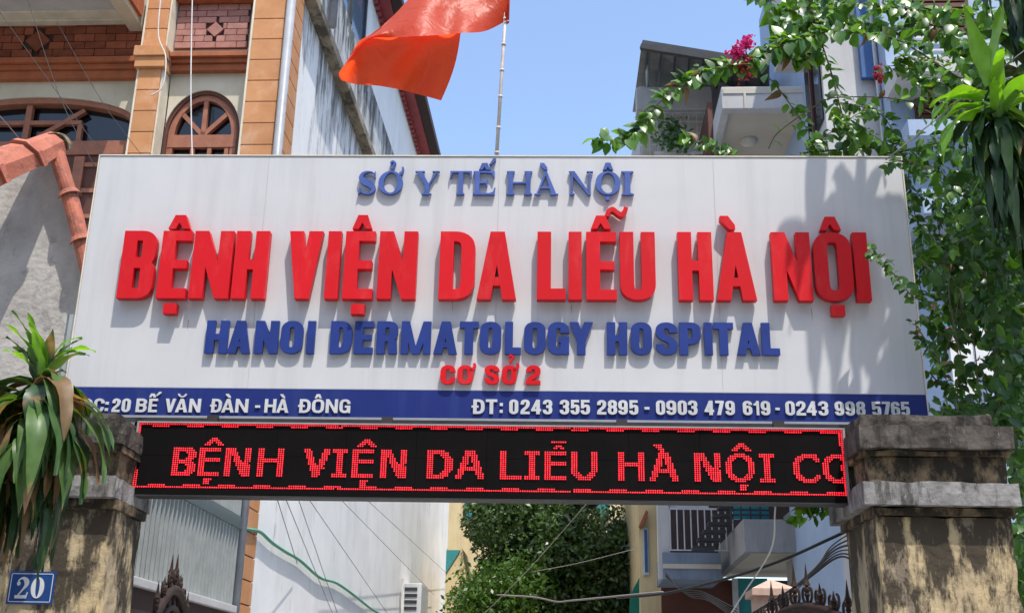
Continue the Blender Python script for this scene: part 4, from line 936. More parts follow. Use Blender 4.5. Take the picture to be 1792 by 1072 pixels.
# ================================================================ ALLEY END
yb = thing('yellow_building', 'yellow building with teal windows closing the alley behind the tree', 'building', at(900, 1180, 30))
F3 = Fr((0, 30, 0), 0)
mk('wall', MB().box(F3, F3.front(700, 900)[0], F3.front(1170, 900)[0], 0, 5, 0, 11), M['yellowwall'], yb)
for b in ((812, 878, 838, 908), (842, 876, 892, 900), (1010, 878, 1030, 900), (1045, 880, 1066, 898)): mk('window', MB().fbox(F3, *b, -.05, .04), M['tealglass'], yb)
F4 = Fr((0, 21.5, 0), R(-3.3))
yc = thing('cream_shed', 'small cream outbuilding with a teal gable at the end of the white wall', 'building', at(805, 1180, 21.5))
xa = F4.front(780, 1000)[0]; xb = F4.front(812, 1000)[0]
ptsq = [F4.P(xa, 0, 0), F4.P(F4.front(826, 1065)[0], 0, 0), F4.P(F4.front(817, 1020)[0], 0, F4.front(815, 1020)[1]), F4.P(F4.front(808, 958)[0], 0, F4.front(806, 958)[1]), F4.P(xa, 0, F4.front(785, 958)[1])]
mk('wall', MB().prism(ptsq, F4.Y * 3), M['yellowwall'], yc)
mk('teal_gable', MB().prism([F4.P(xa, -.03, F4.front(785, 1003)[1]), F4.P(F4.front(806, 960)[0], -.03, F4.front(806, 962)[1]), F4.P(xa, -.03, F4.front(785, 962)[1])], F4.Y * .028), M['teal'], yc)
F5 = Fr((0, 18, 0), R(-3.3))
yr = thing('yellow_house', 'narrow yellow wall with blue louvred window at the right side of the alley', 'house', at(1135, 1180, 18))
xa = F5.front(1119, 960)[0]
mk('wall', MB().box(F5, xa, xa + .36, 0, 7, 0, 7), M['yellowwall'], yr)
mk('wall', MB().box(F5, xa + .361, xa + .62, .15, 7, 0, 6.5), M['creamside'], yr)
mk('tiled_hood', MB().prism([F5.P(F5.front(1117, 918)[0], -.2, F5.front(1117, 922)[1]), F5.P(F5.front(1130, 918)[0], -.2, F5.front(1130, 895)[1]), F5.P(F5.front(1134, 918)[0], -.2, F5.front(1134, 899)[1]), F5.P(F5.front(1121, 918)[0], -.2, F5.front(1121, 926)[1])], F5.Y * .19), M['terracotta'], yr)
w_ = mk('window', MB().fbox(F5, 1125, 922, 1135, 1005, -.04, .03), M['steelwhite'], yr)
mk('louvre', MB().fbox(F5, 1128, 926, 1133, 1000, -.06, .018), M['bluetrim'], w_)
gs = thing('green_net', 'dark green netting sheet hanging beside the yellow wall', 'netting', at(1110, 1180, 17.5))
mk('sheet', MB().prism([at(1119, 1010, 17.5), at(1103, 1040, 17.5), at(1098, 1180, 17.5), at(1119, 1180, 17.5)], (0, .05, 0)), M['greensheet'], gs)

# ================================================================ near left: ribbed sheet wall
sh = thing('plastic_screen', 'ribbed translucent plastic screen on a white kerb wall behind the left pillar', 'screen', FL.P(0, -3, 0))
XS = -.02
ya, z0a = FL.side(250, 1015, XS); yb2 = -.12
z0s = z0a; z1s = FL.side(445, 800, XS)[1]
yy = ya - 1.6; n = 0
while yy < yb2 - .02:
    mk('rib', MB().box(FL, XS, XS + .022, yy, yy + .02, z0s + .002, z1s), M['ribgrey'], sh); yy += .085; n += 1
mk('sheet', MB().box(FL, XS - .012, XS - .002, ya - 1.6, yb2, z0s + .002, z1s), M['sheet'], sh)
mk('cross_rail', MB().box(FL, XS + .023, XS + .04, ya - 1.6, yb2, z0s + .62, z0s + .72), M['sheet'], sh)
mk('backing', MB().box(FL, XS - 1.2, XS - 1.1, ya - 1.6, yb2, .5, z1s), M['mortar'], sh)
mk('kerb_wall', MB().box(FL, XS - .06, XS + .06, ya - 1.6, yb2, z0s - .06, z0s), M['whitewall'], sh, bevel=.008)
mk('lower_wall', MB().box(FL, XS - .05, XS + .03, ya - 1.6, yb2, 0, z0s - .061), M['mortar'], sh)
# air conditioner on the white wall
acy, acz = FL.side(748, 1045, .05)
ac = thing('air_conditioner', 'small white air conditioner unit with slotted grille on the white wall', 'air conditioner', FL.P(.0, acy, acz - .3))
ay0 = FL.side(733, 1045, .3)[0]; az1 = FL.side(745, 1028, .3)[1]
AF = Fr(FL.P(0, ay0, 0), R(-3.3))
mk('casing', MB().box(AF, .02, .34, 0, .9, az1 - .7, az1), M['whitel'], ac, bevel=.015)
for k in range(6): mk('slot', MB().box(AF, .07, .27, -.012, -.001, az1 - .12 - k * .1, az1 - .07 - k * .1), M['darksteel'], ac)
mk('pipe', MB().tube([AF.P(.05, -.15, az1 + .05), AF.P(.06, -.15, az1 - .5)], .025, 6), M['whitecable'], ac)
# green hose across the white wall
hp = [(432, 925), (455, 930), (475, 948), (500, 965), (525, 980), (560, 1010), (590, 1020), (625, 1045), (655, 1068), (690, 1085)]
pts_ = [FL.P(.03, *FL.side(a, b, .03)) for a, b in hp]
tag(mk('hose', MB().tube(smooth_path(pts_, 5), .016, 6), M['hose'], None, smooth=True, loc=pts_[0]), 'green hose strung diagonally across the white side wall under the LED panel', 'hose')

# ================================================================ FLAG AND POLE
fy = 5.62
pole = thing('flagpole', 'thin pale jointed flagpole rising behind the sign', 'flagpole', at(868, 285, fy))
a, b = at(866, 320, fy), at(890, -60, fy)
mk('pole', MB().tube([a, b], .0105, 10, .0085), M['pale'], pole, smooth=True)
for t_ in (.13, .24, .38, .5, .62, .74):
    c = a.lerp(b, t_); d = (b - a).normalized() * .006
    mk('joint', MB().tube([c - d, c + d], .0128, 10), M['pale'], pole, smooth=True)
def flag():
    top = [(628, 72, -.16), (655, 56, -.13), (690, 26, -.08), (722, -8, -.03), (760, -40, .02), (810, -66, -.02), (850, -74, .03), (890, -70, 0)]
    fold = [(600, 118, -.10), (640, 71, -.20), (690, 66, -.20), (740, 63, -.22), (780, 61, -.20), (806, 58, -.17), (848, 55, -.05), (886, 37, 0)]
    bot = [(598, 141, .0), (625, 148, .02), (660, 150, -.03), (700, 157, .03), (735, 166, .0), (772, 176, .03)]
    mb = MB(); NU = 42; NV = 10
    def samp(c, u):
        p = smooth_path([Vector(q) for q in c], 8); x = u * (len(p) - 1); i = min(int(x), len(p) - 2); return p[i].lerp(p[i + 1], x - i)
    g1 = []
    for i in range(NU + 1):
        u = i / NU; T_, F_ = samp(top, u), samp(fold, u)
        for j in range(NV + 1):
            v = j / NV; q = T_.lerp(F_, v); bulge = math.sin(v * math.pi)
            w = q.z + .05 * bulge * math.sin(u * 9 + v * 2.5) + .025 * math.sin(u * 17 + v * 4) * v
            g1.append(at(q.x, q.y, fy + w))
    fs = [(i * (NV + 1) + j, (i + 1) * (NV + 1) + j, (i + 1) * (NV + 1) + j + 1, i * (NV + 1) + j + 1) for i in range(NU) for j in range(NV)]
    mb.add(g1, fs)
    g2 = []; NU2 = 34
    for i in range(NU2 + 1):
        u = i / NU2; F_ = samp(fold, u * .715); B_ = samp(bot, u)
        for j in range(NV + 1):
            v = j / NV; q = F_.lerp(B_, v)
            if j: q.x += 6 * math.sin(v * math.pi) * (1 if u > .5 else -1) * abs(u - .5) * 2
            w = q.z + (.05 * math.sin(u * 11 + v * 2) + .03 * math.sin(u * 23)) * v + .03
            g2.append(at(q.x, q.y, fy + w) if j else at(q.x, q.y, fy + F_.z + .004))
    mb.add(g2, [(i * (NV + 1) + j, (i + 1) * (NV + 1) + j, (i + 1) * (NV + 1) + j + 1, i * (NV + 1) + j + 1) for i in range(NU2) for j in range(NV)])
    o = mk('flag', mb, M['flag'], None, smooth=True, loc=at(888, 37, fy))
    mk('hoist_sleeve', MB().tube([at(890, -62, fy), at(886.5, 40, fy)], .0145, 8), M['flag'], o, smooth=True)
    for py_ in (-50, 36): mk('tie', MB().tube([at(892, py_, fy - .01), at(883, py_ + 2, fy - .012)], .003, 5), M['whitecable'], o)
    tag(o, 'red flag folded over in the wind on the pole above the sign', 'flag')
flag()

# ================================================================ FOLIAGE
def leaf_mesh(name, mt, L_=1., W_=.62, fold=.12, curl=.18):
    """ovate leaf along +X, normal +Z, unit length"""
    prof = [(0, 0), (.12, .26), (.3, .48), (.5, .5), (.72, .36), (.9, .14), (1.0, 0)]
    vs = []; fs = []
    for x, w in prof: vs.append((x * L_, 0, -curl * x * x))
    n = len(prof)
    for sgn in (1, -1):
        b = len(vs)
        for x, w in prof[1:-1]: vs.append((x * L_, sgn * w * W_, fold * w - curl * x * x))
        for k in range(n - 1):
            A_, B_ = k, k + 1
            a_ = b + k - 1 if k > 0 else None; b_ = b + k if k < n - 2 else None
            f = [A_, B_] + ([b_] if b_ is not None else []) + ([a_] if a_ is not None else [])
            fs.append(tuple(f) if sgn < 0 else tuple(f[::-1]))
    me = bpy.data.meshes.new(name); me.from_pydata(vs, [], fs); me.materials.append(mt)
    for p in me.polygons: p.use_smooth = True
    return me
LM = [leaf_mesh('leaf', M['leaf']), leaf_mesh('leaf', M['leaf'], 1, .75, .2, .3), leaf_mesh('leaf', M['leaf'], 1, .55, .05, .1)]
LM.append(leaf_mesh('leaf', M['leaf'], 1, .68, .3, .45)); LM.append(leaf_mesh('leaf', M['leafdark'], 1, .6, .1, .2)); LDRY = leaf_mesh('leaf', M['dleafdry'], 1, .45, .4, .6)
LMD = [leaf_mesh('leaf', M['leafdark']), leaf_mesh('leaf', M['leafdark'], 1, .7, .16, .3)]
def orient(pos, xd, nrm, s):
    xd = xd.normalized(); z = (nrm - xd * nrm.dot(xd)).normalized(); y = z.cross(xd)
    m_ = Matrix((xd, y, z)).transposed().to_4x4() @ Matrix.Scale(s, 4); m_.translation = pos; return m_
def rv(k=1.): return Vector((rnd.uniform(-k, k), rnd.uniform(-k, k), rnd.uniform(-k, k)))
class Plant:
    """collects leaf placements; the largest 290 become parts, the rest one stuff part"""
    def __init__(s, root): s.root = root; s.L = []
    def leaf(s, me, pos, xd, nrm, size): s.L.append((size / (pos - CAM).length, me, orient(pos - s.root.location, xd, nrm, size)))
    def finish(s, cap=290):
        s.L.sort(key=lambda q: -q[0])
        for _, me, m4 in s.L[:cap]: inst('leaf', me, s.root, m4)
        groups = {}
        for _, me, m4 in s.L[cap:]: groups.setdefault(me.materials[0].name, []).append((me, m4))
        for k, lst in groups.items():
            vs = []; fs = []
            for me, m4 in lst:
                n = len(vs); vs += [m4 @ v.co for v in me.vertices]; fs += [tuple(i + n for i in p.vertices) for p in me.polygons]
            m2 = bpy.data.meshes.new('small_leaves'); m2.from_pydata(vs, [], fs); m2.materials.append(lst[0][0].materials[0])
            for p in m2.polygons: p.use_smooth = True
            o = bpy.data.objects.new('small_leaves', m2); C.objects.link(o); o.parent = s.root; o['kind'] = 'stuff'
def sprig(plant, path, r0, r1, spacing, size, meshes, dens=1, spread=1., skip=0, stem=True):
    pts = smooth_path(path, 8)
    if stem: mk('branch', MB().tube(pts, r0, 5, r1), M['stem'], plant.root, smooth=True)
    acc = 0; k = 0; tot = sum((pts[i + 1] - pts[i]).length for i in range(len(pts) - 1)); run_ = 0
    for i in range(len(pts) - 1):
        seg = pts[i + 1] - pts[i]; acc += seg.length; run_ += seg.length
        if run_ < skip * tot: acc = 0; continue
        while acc > spacing * .8:
            acc -= spacing * .8 * rnd.uniform(.7, 1.3); k += 1
            d = seg.normalized(); side = d.cross(Vector((0, -1, .4))).normalized() * (1 if k % 2 else -1)
            xd = (d * .35 + side * spread + Vector((0, -.15, -.45)) + rv(.5))
            nr = Vector((.15, -.75, .65)) + rv(.75)
            s_ = size * rnd.uniform(.55, 1.25)
            pos = pts[i].lerp(pts[i + 1], rnd.random()) + rv(.012)
            plant.leaf(rnd.choice(meshes) if rnd.random() > .04 else LDRY, pos, xd, nr, s_)
            if rnd.random() < .35: plant.leaf(rnd.choice(meshes), pos + rv(.02), xd + rv(.8), nr, s_ * .5)

# bougainvillea reaching over the sign
YV = 5.62
vine = thing('bougainvillea', 'leafy bougainvillea arching over the top right corner of the sign with magenta bracts', 'climbing plant', at(1720, 420, 5.2))
pv_ = Plant(vine)
def PP(l, dy=0): return [at(x, y, YV + dy + (z[0] if z else 0)) for x, y, *z in l]
SZ = .09
sprig(pv_, PP([(1800, 62), (1740, 46), (1690, 30), (1640, 20), (1570, 14), (1500, 4), (1440, -12), (1400, -30)]), .006, .003, .018, SZ, LM)
sprig(pv_, PP([(1760, 180), (1722, 128), (1690, 96), (1662, 56), (1612, 36), (1570, 10), (1530, -20)], .1), .006, .003, .018, SZ, LM)
sprig(pv_, PP([(1740, 170), (1662, 126), (1610, 92), (1560, 66), (1500, 58), (1440, 56), (1385, 84), (1350, 105)], -.1), .006, .003, .020, SZ, LM)
sprig(pv_, PP([(1405, -20), (1416, 10), (1440, 82), (1456, 132), (1470, 186), (1486, 240), (1502, 264)]), .0055, .004, .032, SZ * .9, LM)
sprig(pv_, PP([(1340, 130), (1366, 160), (1396, 202), (1426, 246)], .1), .004, .003, .034, SZ * .9, LM)
sprig(pv_, PP([(1345, 260), (1362, 232), (1420, 190), (1455, 172), (1530, 170), (1585, 176), (1660, 190)], .05), .0035, .003, .07, SZ * .8, LM)
sprig(pv_, PP([(1405, 268), (1470, 262), (1520, 258), (1560, 268), (1622, 254), (1668, 244)], .12), .006, .006, .02, SZ * .95, LM)
sprig(pv_, PP([(1420, 60), (1365, 80), (1330, 100), (1290, 118), (1240, 122), (1205, 140), (1170, 165), (1140, 195), (1118, 228), (1085, 246), (1040, 243)], -.15), .0035, .0015, .0125, SZ * .95, LM)
sprig(pv_, PP([(1420, 60), (1365, 70), (1330, 92), (1290, 110), (1240, 118), (1205, 138)], -.1), .0035, .0015, .02, SZ * .95, LM, stem=False)
sprig(pv_, PP([(1290, 275), (1250, 258), (1215, 246), (1190, 236)], .2), .003, .0015, .012, SZ * .8, LM)
sprig(pv_, PP([(1470, 180), (1500, 185), (1540, 200), (1560, 225), (1570, 255)], .05), .003, .002, .012, SZ * .75, LM)
sprig(pv_, PP([(1455, 200), (1475, 215), (1500, 200), (1530, 190)], -.03), .003, .002, .014, SZ * .6, LM)
sprig(pv_, PP([(1345, 20), (1370, 40), (1400, 55), (1430, 40), (1460, 20)], .0), .003, .002, .011, SZ, LM)
sprig(pv_, PP([(1300, -30), (1340, 0), (1380, 20), (1420, 10), (1480, 30), (1540, 55), (1590, 50)], .15), .003, .002, .012, SZ, LM)
sprig(pv_, PP([(1350, 60), (1370, 90), (1400, 110), (1420, 95)], .0), .003, .002, .012, SZ * .9, LM)
sprig(pv_, PP([(1540, 130), (1560, 125), (1590, 100), (1620, 110), (1650, 100)], .0), .003, .002, .013, SZ * .85, LM)
sprig(pv_, PP([(1570, 100), (1600, 130), (1640, 150), (1690, 150), (1740, 140)], .2), .003, .002, .012, SZ * .9, LM)
sprig(pv_, PP([(1410, 262), (1440, 240), (1470, 225), (1500, 220), (1540, 245), (1570, 260)], .05), .003, .002, .013, SZ * .75, LM)
sprig(pv_, PP([(1600, 40), (1660, 70), (1700, 110), (1720, 160), (1770, 200)], .25), .003, .002, .010, SZ * .9, LM)
def bracts(px, py, n, rx, ry, mt, nm='flower_cluster'):
    mb = MB()
    for _ in range(n):
        c = at(px + rnd.gauss(0, rx), py + rnd.gauss(0, ry), YV - .15 + rnd.uniform(-.03, .03)); u_ = rv(1).normalized(); v_ = u_.cross(rv(1)).normalized(); s_ = rnd.uniform(.010, .02)
        mb.add([c - u_ * s_, c - v_ * s_ * .8, c + u_ * s_, c + v_ * s_ * .8, c + u_.cross(v_) * s_ * .4], [(0, 1, 4), (1, 2, 4), (2, 3, 4), (3, 0, 4)])
    mk(nm, mb, mt, vine)['kind'] = 'stuff'
bracts(1307, 76, 70, 6, 6, M['bract']); bracts(1290, 92, 70, 8, 7, M['bract']); bracts(1303, 116, 90, 8, 12, M['bractred']); bracts(1537, 134, 30, 5, 8, M['bractred'])
for _ in range(520):
    px_ = rnd.triangular(1560, 1810, 1760); py_ = rnd.uniform(-30, 270)
    pv_.leaf(rnd.choice(LMD + LM), at(px_, py_, rnd.uniform(5.3, 6.2)), rv(1) + Vector((0, -.2, -.6)), Vector((.15, -.6, .65)) + rv(.8), rnd.uniform(.045, .09))
for _ in range(240):
    px_ = min(1600, max(1385 + rnd.uniform(-20, 20), rnd.gauss(1460, 60))); py_ = rnd.uniform(-30, 60)
    pv_.leaf(rnd.choice(LM), at(px_, py_, rnd.uniform(5.5, 5.9)), rv(1) + Vector((0, -.2, -.6)), Vector((.15, -.6, .65)) + rv(.8), rnd.uniform(.04, .08))
pv_.finish()

# creeper hanging right of the sign
crp = thing('creeper', 'dense dark green creeper hanging down the right side of the sign and pillar', 'climbing plant', at(1720, 700, 5.6))
pc = Plant(crp)
for path, dy, sp_, sz in (
    ([(1650, 250), (1642, 300), (1636, 345), (1650, 440), (1672, 520), (1690, 600)], .2, .016, .055),
    ([(1600, 270), (1590, 310), (1600, 370), (1615, 430), (1610, 500), (1640, 560), (1645, 640), (1680, 700)], .35, .013, .055),
    ([(1640, 530), (1600, 520), (1575, 492), (1548, 462), (1518, 436)], -.62, .011, .05),
    ([(1625, 300), (1600, 285), (1570, 282), (1545, 292)], -.5, .012, .05),
    ([(1650, 640), (1622, 610), (1606, 585), (1602, 560)], -.5, .012, .05),
    ([(1640, 460), (1680, 466), (1730, 478), (1775, 486)], -.1, .012, .06),
    ([(1720, 360), (1760, 480), (1740, 600), (1780, 700), (1760, 800)], .4, .011, .06),
    ([(1620, 560), (1660, 600), (1700, 590), (1760, 600), (1792, 580)], .1, .012, .055),
    ([(1625, 650), (1660, 680), (1720, 660), (1790, 690)], .2, .012, .055),
    ([(1650, 715), (1700, 730), (1760, 740), (1800, 760)], .1, .012, .055),
    ([(1790, 560), (1770, 640), (1740, 720), (1770, 800), (1792, 900)], -.1, .014, .055),
    ([(1640, 370), (1620, 350), (1600, 340), (1590, 380)], .15, .014, .05),
    ([(1680, 380), (1720, 400), (1770, 420), (1800, 440)], .3, .011, .065),
    ([(1792, 740), (1785, 820), (1790, 900), (1788, 990), (1792, 1072)], .35, .013, .06)):
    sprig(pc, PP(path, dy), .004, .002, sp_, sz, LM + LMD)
for _ in range(5600):
    px_ = rnd.triangular(1600, 1830, 1750); py_ = rnd.uniform(260, 1100)
    if py_ < 735 and px_ < 1640 + 25 * math.sin(py_ * .05): continue
    if py_ > 735 and px_ < 1768: continue
    if py_ > 735 and rnd.random() < .3: continue
    if py_ < 560 and px_ < 1690 and rnd.random() < .45: continue
    if py_ < 420 and rnd.random() < .3: continue
    if 555 < py_ < 700 and 1640 < px_ < 1740 and rnd.random() < .8: continue
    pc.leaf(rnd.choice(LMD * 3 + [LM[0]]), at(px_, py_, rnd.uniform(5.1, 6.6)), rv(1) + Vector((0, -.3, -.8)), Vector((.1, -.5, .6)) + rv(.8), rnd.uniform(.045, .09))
for _ in range(1100):
    px_ = rnd.uniform(1598, 1720); py_ = rnd.uniform(262, 560)
    if px_ < 1612 + 20 * math.sin(py_ * .04): continue
    if rnd.random() < .35: continue
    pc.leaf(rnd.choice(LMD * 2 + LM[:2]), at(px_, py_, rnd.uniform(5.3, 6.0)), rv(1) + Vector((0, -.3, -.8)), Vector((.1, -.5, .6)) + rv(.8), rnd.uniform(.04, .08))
for _ in range(14):
    a = at(rnd.uniform(1620, 1780), rnd.uniform(280, 600), rnd.uniform(5.2, 5.8)); mk('stem', MB().tube(smooth_path([a, a + Vector((rnd.uniform(-.1, .1), 0, -.2)), a + Vector((rnd.uniform(-.15, .15), .05, -.5))], 5), .003, 4), M['stem'], crp)
pc.finish()
# small tuft under the LED
tf = thing('leafy_tuft', 'bright green leaf tuft poking out under the LED panel beside the right pillar', 'plant', at(1440, 885, 5.5))
pt = Plant(tf)
for path in ([(1475, 880), (1440, 884), (1405, 895), (1385, 915)], [(1460, 885), (1430, 895), (1415, 910)], [(1440, 880), (1420, 884), (1400, 890)]):
    sprig(pt, [at(x, y, 5.55) for x, y in path], .003, .001, .014, .055, LM)
pt.finish()

# strap-leaved dracaenas
def strap(root, base, d, L_, W_, droop, mt, fold=.25, n=10, twist=0, name='leaf'):
    """a long arching leaf"""
    base = Vector(base); d = Vector(d).normalized(); p = base.copy(); pts = []; cur = d.copy(); tw = rnd.uniform(-twist, twist)
    side0 = d.cross(Vector((0, 0, 1))); side0 = side0.normalized() if side0.length > .2 else Vector((1, 0, 0))
    vs = []; fs = []; ph = rnd.uniform(0, 6)
    for i in range(n + 1):
        t = i / n
        s_ = side0 - cur * side0.dot(cur); s_.normalize(); u_ = s_.cross(cur).normalized()
        a = tw * t; s2 = s_ * math.cos(a) + u_ * math.sin(a); u2 = s2.cross(cur)
        w = W_ * (.4 + .6 * min(1, t * 3.2)) * (1 - max(0, (t - .38) / .62) ** 1.6) * .5 + .0006
        wv = .12 * W_ * math.sin(t * 13 + ph)
        vs += [p - s2 * w + u2 * (w * fold + wv), p - s2 * w * .5 + u2 * w * fold * .35, p, p + s2 * w * .5 + u2 * w * fold * .35, p + s2 * w + u2 * (w * fold - wv)]
        if i < n:
            cur = (cur + Vector((0, 0, -1)) * droop * (1 / n) * (1 + 1.5 * t)).normalized(); p = p + cur * (L_ / n)
            b = i * 5; fs += [(b + k, b + k + 1, b + k + 6, b + k + 5) for k in range(4)]
    return mk(name, MB().add(vs, fs), mt, root, smooth=True)
dl = thing('dracaena', 'dracaena with long drooping strap leaves, some browned, in front of the left pillar', 'potted plant', at(55, 900, 4.6))
cc = at(70, 660, 4.65)
mk('stem', MB().tube(smooth_path([Vector((cc.x - .62, 4.75, 0)), Vector((cc.x - .55, 4.74, 1.2)), cc + Vector((-.30, .10, -.75)), cc + Vector((-.10, .06, -.4)), cc + Vector((0, 0, 0)), cc + Vector((.0, 0, .1))], 6), .028, 8, .018), M['bark'], dl, smooth=True)
for k in range(22):     # fresh upright crown
    a = rnd.uniform(0, 2 * math.pi); el = rnd.uniform(.9, 3.0)
    strap(dl, cc + Vector((rnd.uniform(-.02, .02), 0, rnd.uniform(-.04, .05))), (math.cos(a), math.sin(a), el), rnd.uniform(.17, .27), rnd.uniform(.045, .065), rnd.uniform(.2, .9), M['dleaffresh'] if k < 13 else M['dleaf'], twist=.4)
for k in range(60):     # arching
    a = rnd.uniform(0, 2 * math.pi); el = rnd.uniform(-.2, .7)
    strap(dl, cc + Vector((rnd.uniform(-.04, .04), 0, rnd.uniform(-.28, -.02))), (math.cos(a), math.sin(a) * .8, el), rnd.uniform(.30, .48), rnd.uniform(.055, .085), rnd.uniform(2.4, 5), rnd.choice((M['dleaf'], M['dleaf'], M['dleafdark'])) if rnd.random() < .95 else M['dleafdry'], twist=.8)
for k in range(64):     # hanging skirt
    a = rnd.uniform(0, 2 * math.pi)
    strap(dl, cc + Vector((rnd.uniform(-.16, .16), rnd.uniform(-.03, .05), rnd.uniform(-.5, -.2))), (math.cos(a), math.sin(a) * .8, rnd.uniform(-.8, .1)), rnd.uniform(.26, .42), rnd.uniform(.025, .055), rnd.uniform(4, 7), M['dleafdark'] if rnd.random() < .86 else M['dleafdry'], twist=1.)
for k in range(30):     # spreading from the neck
    a = rnd.uniform(-.9, .9) if k % 3 else rnd.uniform(2.3, 4); el = rnd.uniform(.2, 1.1)
    strap(dl, cc + Vector((rnd.uniform(-.03, .03), -.02, rnd.uniform(-.16, .0))), (math.cos(a), math.sin(a) * .6 - .3, el), rnd.uniform(.36, .54), rnd.uniform(.06, .09), rnd.uniform(2.6, 4.2), M['dleaf'] if rnd.random() < .92 else M['dleafdry'], twist=.6)
for (x, y, dx, dz, L_, W_, dr_, mt) in ((110, 665, 1, .30, .30, .05, 4.2, 'dleafdry'), (110, 672, 1, .25, .34, .045, 3.2, 'dleaf'), (120, 700, 1, .15, .42, .065, 1.6, 'dleaf'), (105, 715, 1, .25, .48, .07, 1.9, 'dleaf'),
        (104, 648, 1, .35, .30, .04, 4.8, 'dleafdry'), (100, 730, .9, .1, .46, .08, 2.6, 'dleaf'), (110, 745, .9, .0, .40, .075, 2.2, 'dleaf'), (90, 735, .5, .1, .46, .085, 3.6, 'dleaf'), (120, 690, 1, .05, .40, .05, 1.2, 'dleaf'),
        (95, 720, .7, .3, .34, .04, 5.0, 'dleafdry'), (60, 700, -.4, .2, .44, .08, 3.6, 'dleaf'), (75, 720, .1, .1, .48, .085, 4, 'dleaf'), (125, 735, 1, -.2, .36, .05, 1.4, 'dleafdry')):
    strap(dl, at(x - 20, y, 4.6), (dx, -.15, dz), L_, W_, dr_, M[mt], twist=.5)

dr2 = thing('dracaena', 'large dracaena rosette with broad glossy leaves at the upper right edge', 'plant', at(1760, 300, 4.8))
for (cx, cy, Y_, n1) in ((1745, 190, 4.75, 40), (1805, 110, 4.9, 26), (1805, 310, 4.9, 26), (1770, -90, 4.8, 16), (1655, -330, 4.5, 30), (1745, -190, 4.5, 26), (1600, -430, 4.4, 18)):
    c2 = at(cx, cy, Y_)
    mk('stem', MB().tube(smooth_path([Vector((c2.x + .75, 6.1, 0)), Vector((c2.x + .7, 6.0, 1.8)), c2 + Vector((.5, .7, -1.1)), c2 + Vector((.14, .15, -.45)), c2] if cy > 0 else [Vector((c2.x + 1.9, 5.6, 0)), Vector((c2.x + 1.7, 5.5, 3)), c2 + Vector((1.3, .5, -1.1)), c2 + Vector((.8, .15, -.35)), c2], 5), .03, 8, .02), M['bark'], dr2, smooth=True)
    for k in range(n1):
        a = rnd.uniform(0, 2 * math.pi); el = rnd.choice([rnd.uniform(.6, 2.2), rnd.uniform(-.2, .6), rnd.uniform(-.5, .2)])
        strap(dr2, c2 + Vector((0, 0, -.1 * rnd.random())), (math.cos(a), math.sin(a) * .8, el), rnd.uniform(.26, .42), rnd.uniform(.055, .08), rnd.uniform(.8, 2.5) if el > .6 else rnd.uniform(2, 4.5), M['dleaffresh'] if el > .6 and rnd.random() < .5 else rnd.choice((M['dleaf'], M['dleafdark'])), twist=.5)
    for k in range(int(n1 * 1.3)):
        a = rnd.uniform(0, 2 * math.pi)
        strap(dr2, c2 + Vector((0, 0, -.15 - .2 * rnd.random())), (math.cos(a), math.sin(a) * .8, -.3), rnd.uniform(.28, .42), rnd.uniform(.045, .065), rnd.uniform(4, 7), M['dleafdark'], twist=.6)
for (x, y, dx, dz, L_, dr_) in ((1725, 165, -1, .1, .33, .6), (1720, 175, -1, .3, .36, 1.2), (1730, 150, -.25, 1, .40, .1), (1715, 185, -1, 0, .34, 1.), (1735, 140, .15, 1, .42, .2), (1720, 190, -1, -.15, .42, 1.5)):
    strap(dr2, at(x, y, 4.66), (dx, -.2, dz), L_, .08, dr_, M['dleaffresh'], twist=.3)

# ---- tree closing the alley
def tree(name, label, px, py, Y, rx, ry, n, leafs, trunk_to=0):
    c = at(px, py, Y); t = thing(name, label, 'tree', Vector((c.x, c.y, 0)))
    mk('trunk', MB().tube(smooth_path([Vector((c.x, c.y, 0)), Vector((c.x + .1, c.y, c.z * .5)), c], 5), .22, 8, .1), M['bark'], t, smooth=True)
    lb_ = MB()
    for k in range(9):
        a = rnd.uniform(0, 6.28); e = c + Vector((math.cos(a) * rx * .8, math.sin(a) * rx * .6, rnd.uniform(-.6, .7) * ry)); lb_.tube(smooth_path([c - Vector((0, 0, ry * .6)), c.lerp(e, .5) + Vector((0, 0, .1)), e], 4), .07, 5, .02)
    mk('limbs', lb_, M['bark'], t, smooth=True)
    clumps = []
    for k in range(46):
        while True:
            q = rv(1)
            if q.length < 1: break
        clumps.append((c + Vector((q.x * rx, q.y * rx * .7, q.z * ry)), rnd.uniform(.35, .8)))
    vs = []; fs = []
    for _ in range(n):
        cc_, r_ = rnd.choice(clumps); q = rv(1); q = q.normalized() * (rnd.random() ** .4) * r_
        p = cc_ + q; u_ = (rv(1)).normalized(); v_ = u_.cross(rv(1)).normalized(); s_ = rnd.uniform(.035, .07)
        b = len(vs); vs += [p - u_ * s_, p - v_ * s_ * .5, p + u_ * s_, p + v_ * s_ * .5]; fs.append((b, b + 1, b + 2, b + 3))
    me = bpy.data.meshes.new('crown'); me.from_pydata(vs, [], fs); me.materials.append(leafs)
    o = bpy.data.objects.new('crown', me); C.objects.link(o); o.parent = t; o.location = -t.location
    o['kind'] = 'stuff'
    return t
tree('alley_tree', 'large dense dark green tree filling the end of the alley', 1008, 985, 22, 1.95, 1.85, 75000, M['treeleaf'])
tree('alley_tree', 'lower leafy tree left of the big one at the alley end', 882, 1085, 20.5, .75, .75, 11000, leafmat('light tree leaf', (.035, .09, .02), (.09, .17, .035), .4, .4, .3))
# potted shrub on the balcony
ps = thing('balcony_shrub', 'small potted shrub growing on the balcony below the metal canopy', 'plant', at(1178, 270, 14.0))
psb = Plant(ps)
for _ in range(260):
    psb.leaf(LMD[0], at(1178 + rnd.gauss(0, 14), 240 + rnd.gauss(0, 16), 14 + rnd.uniform(-.2, .2)), rv(1), Vector((0, -.6, .5)) + rv(.7), rnd.uniform(.05, .10))
psb.finish(60)

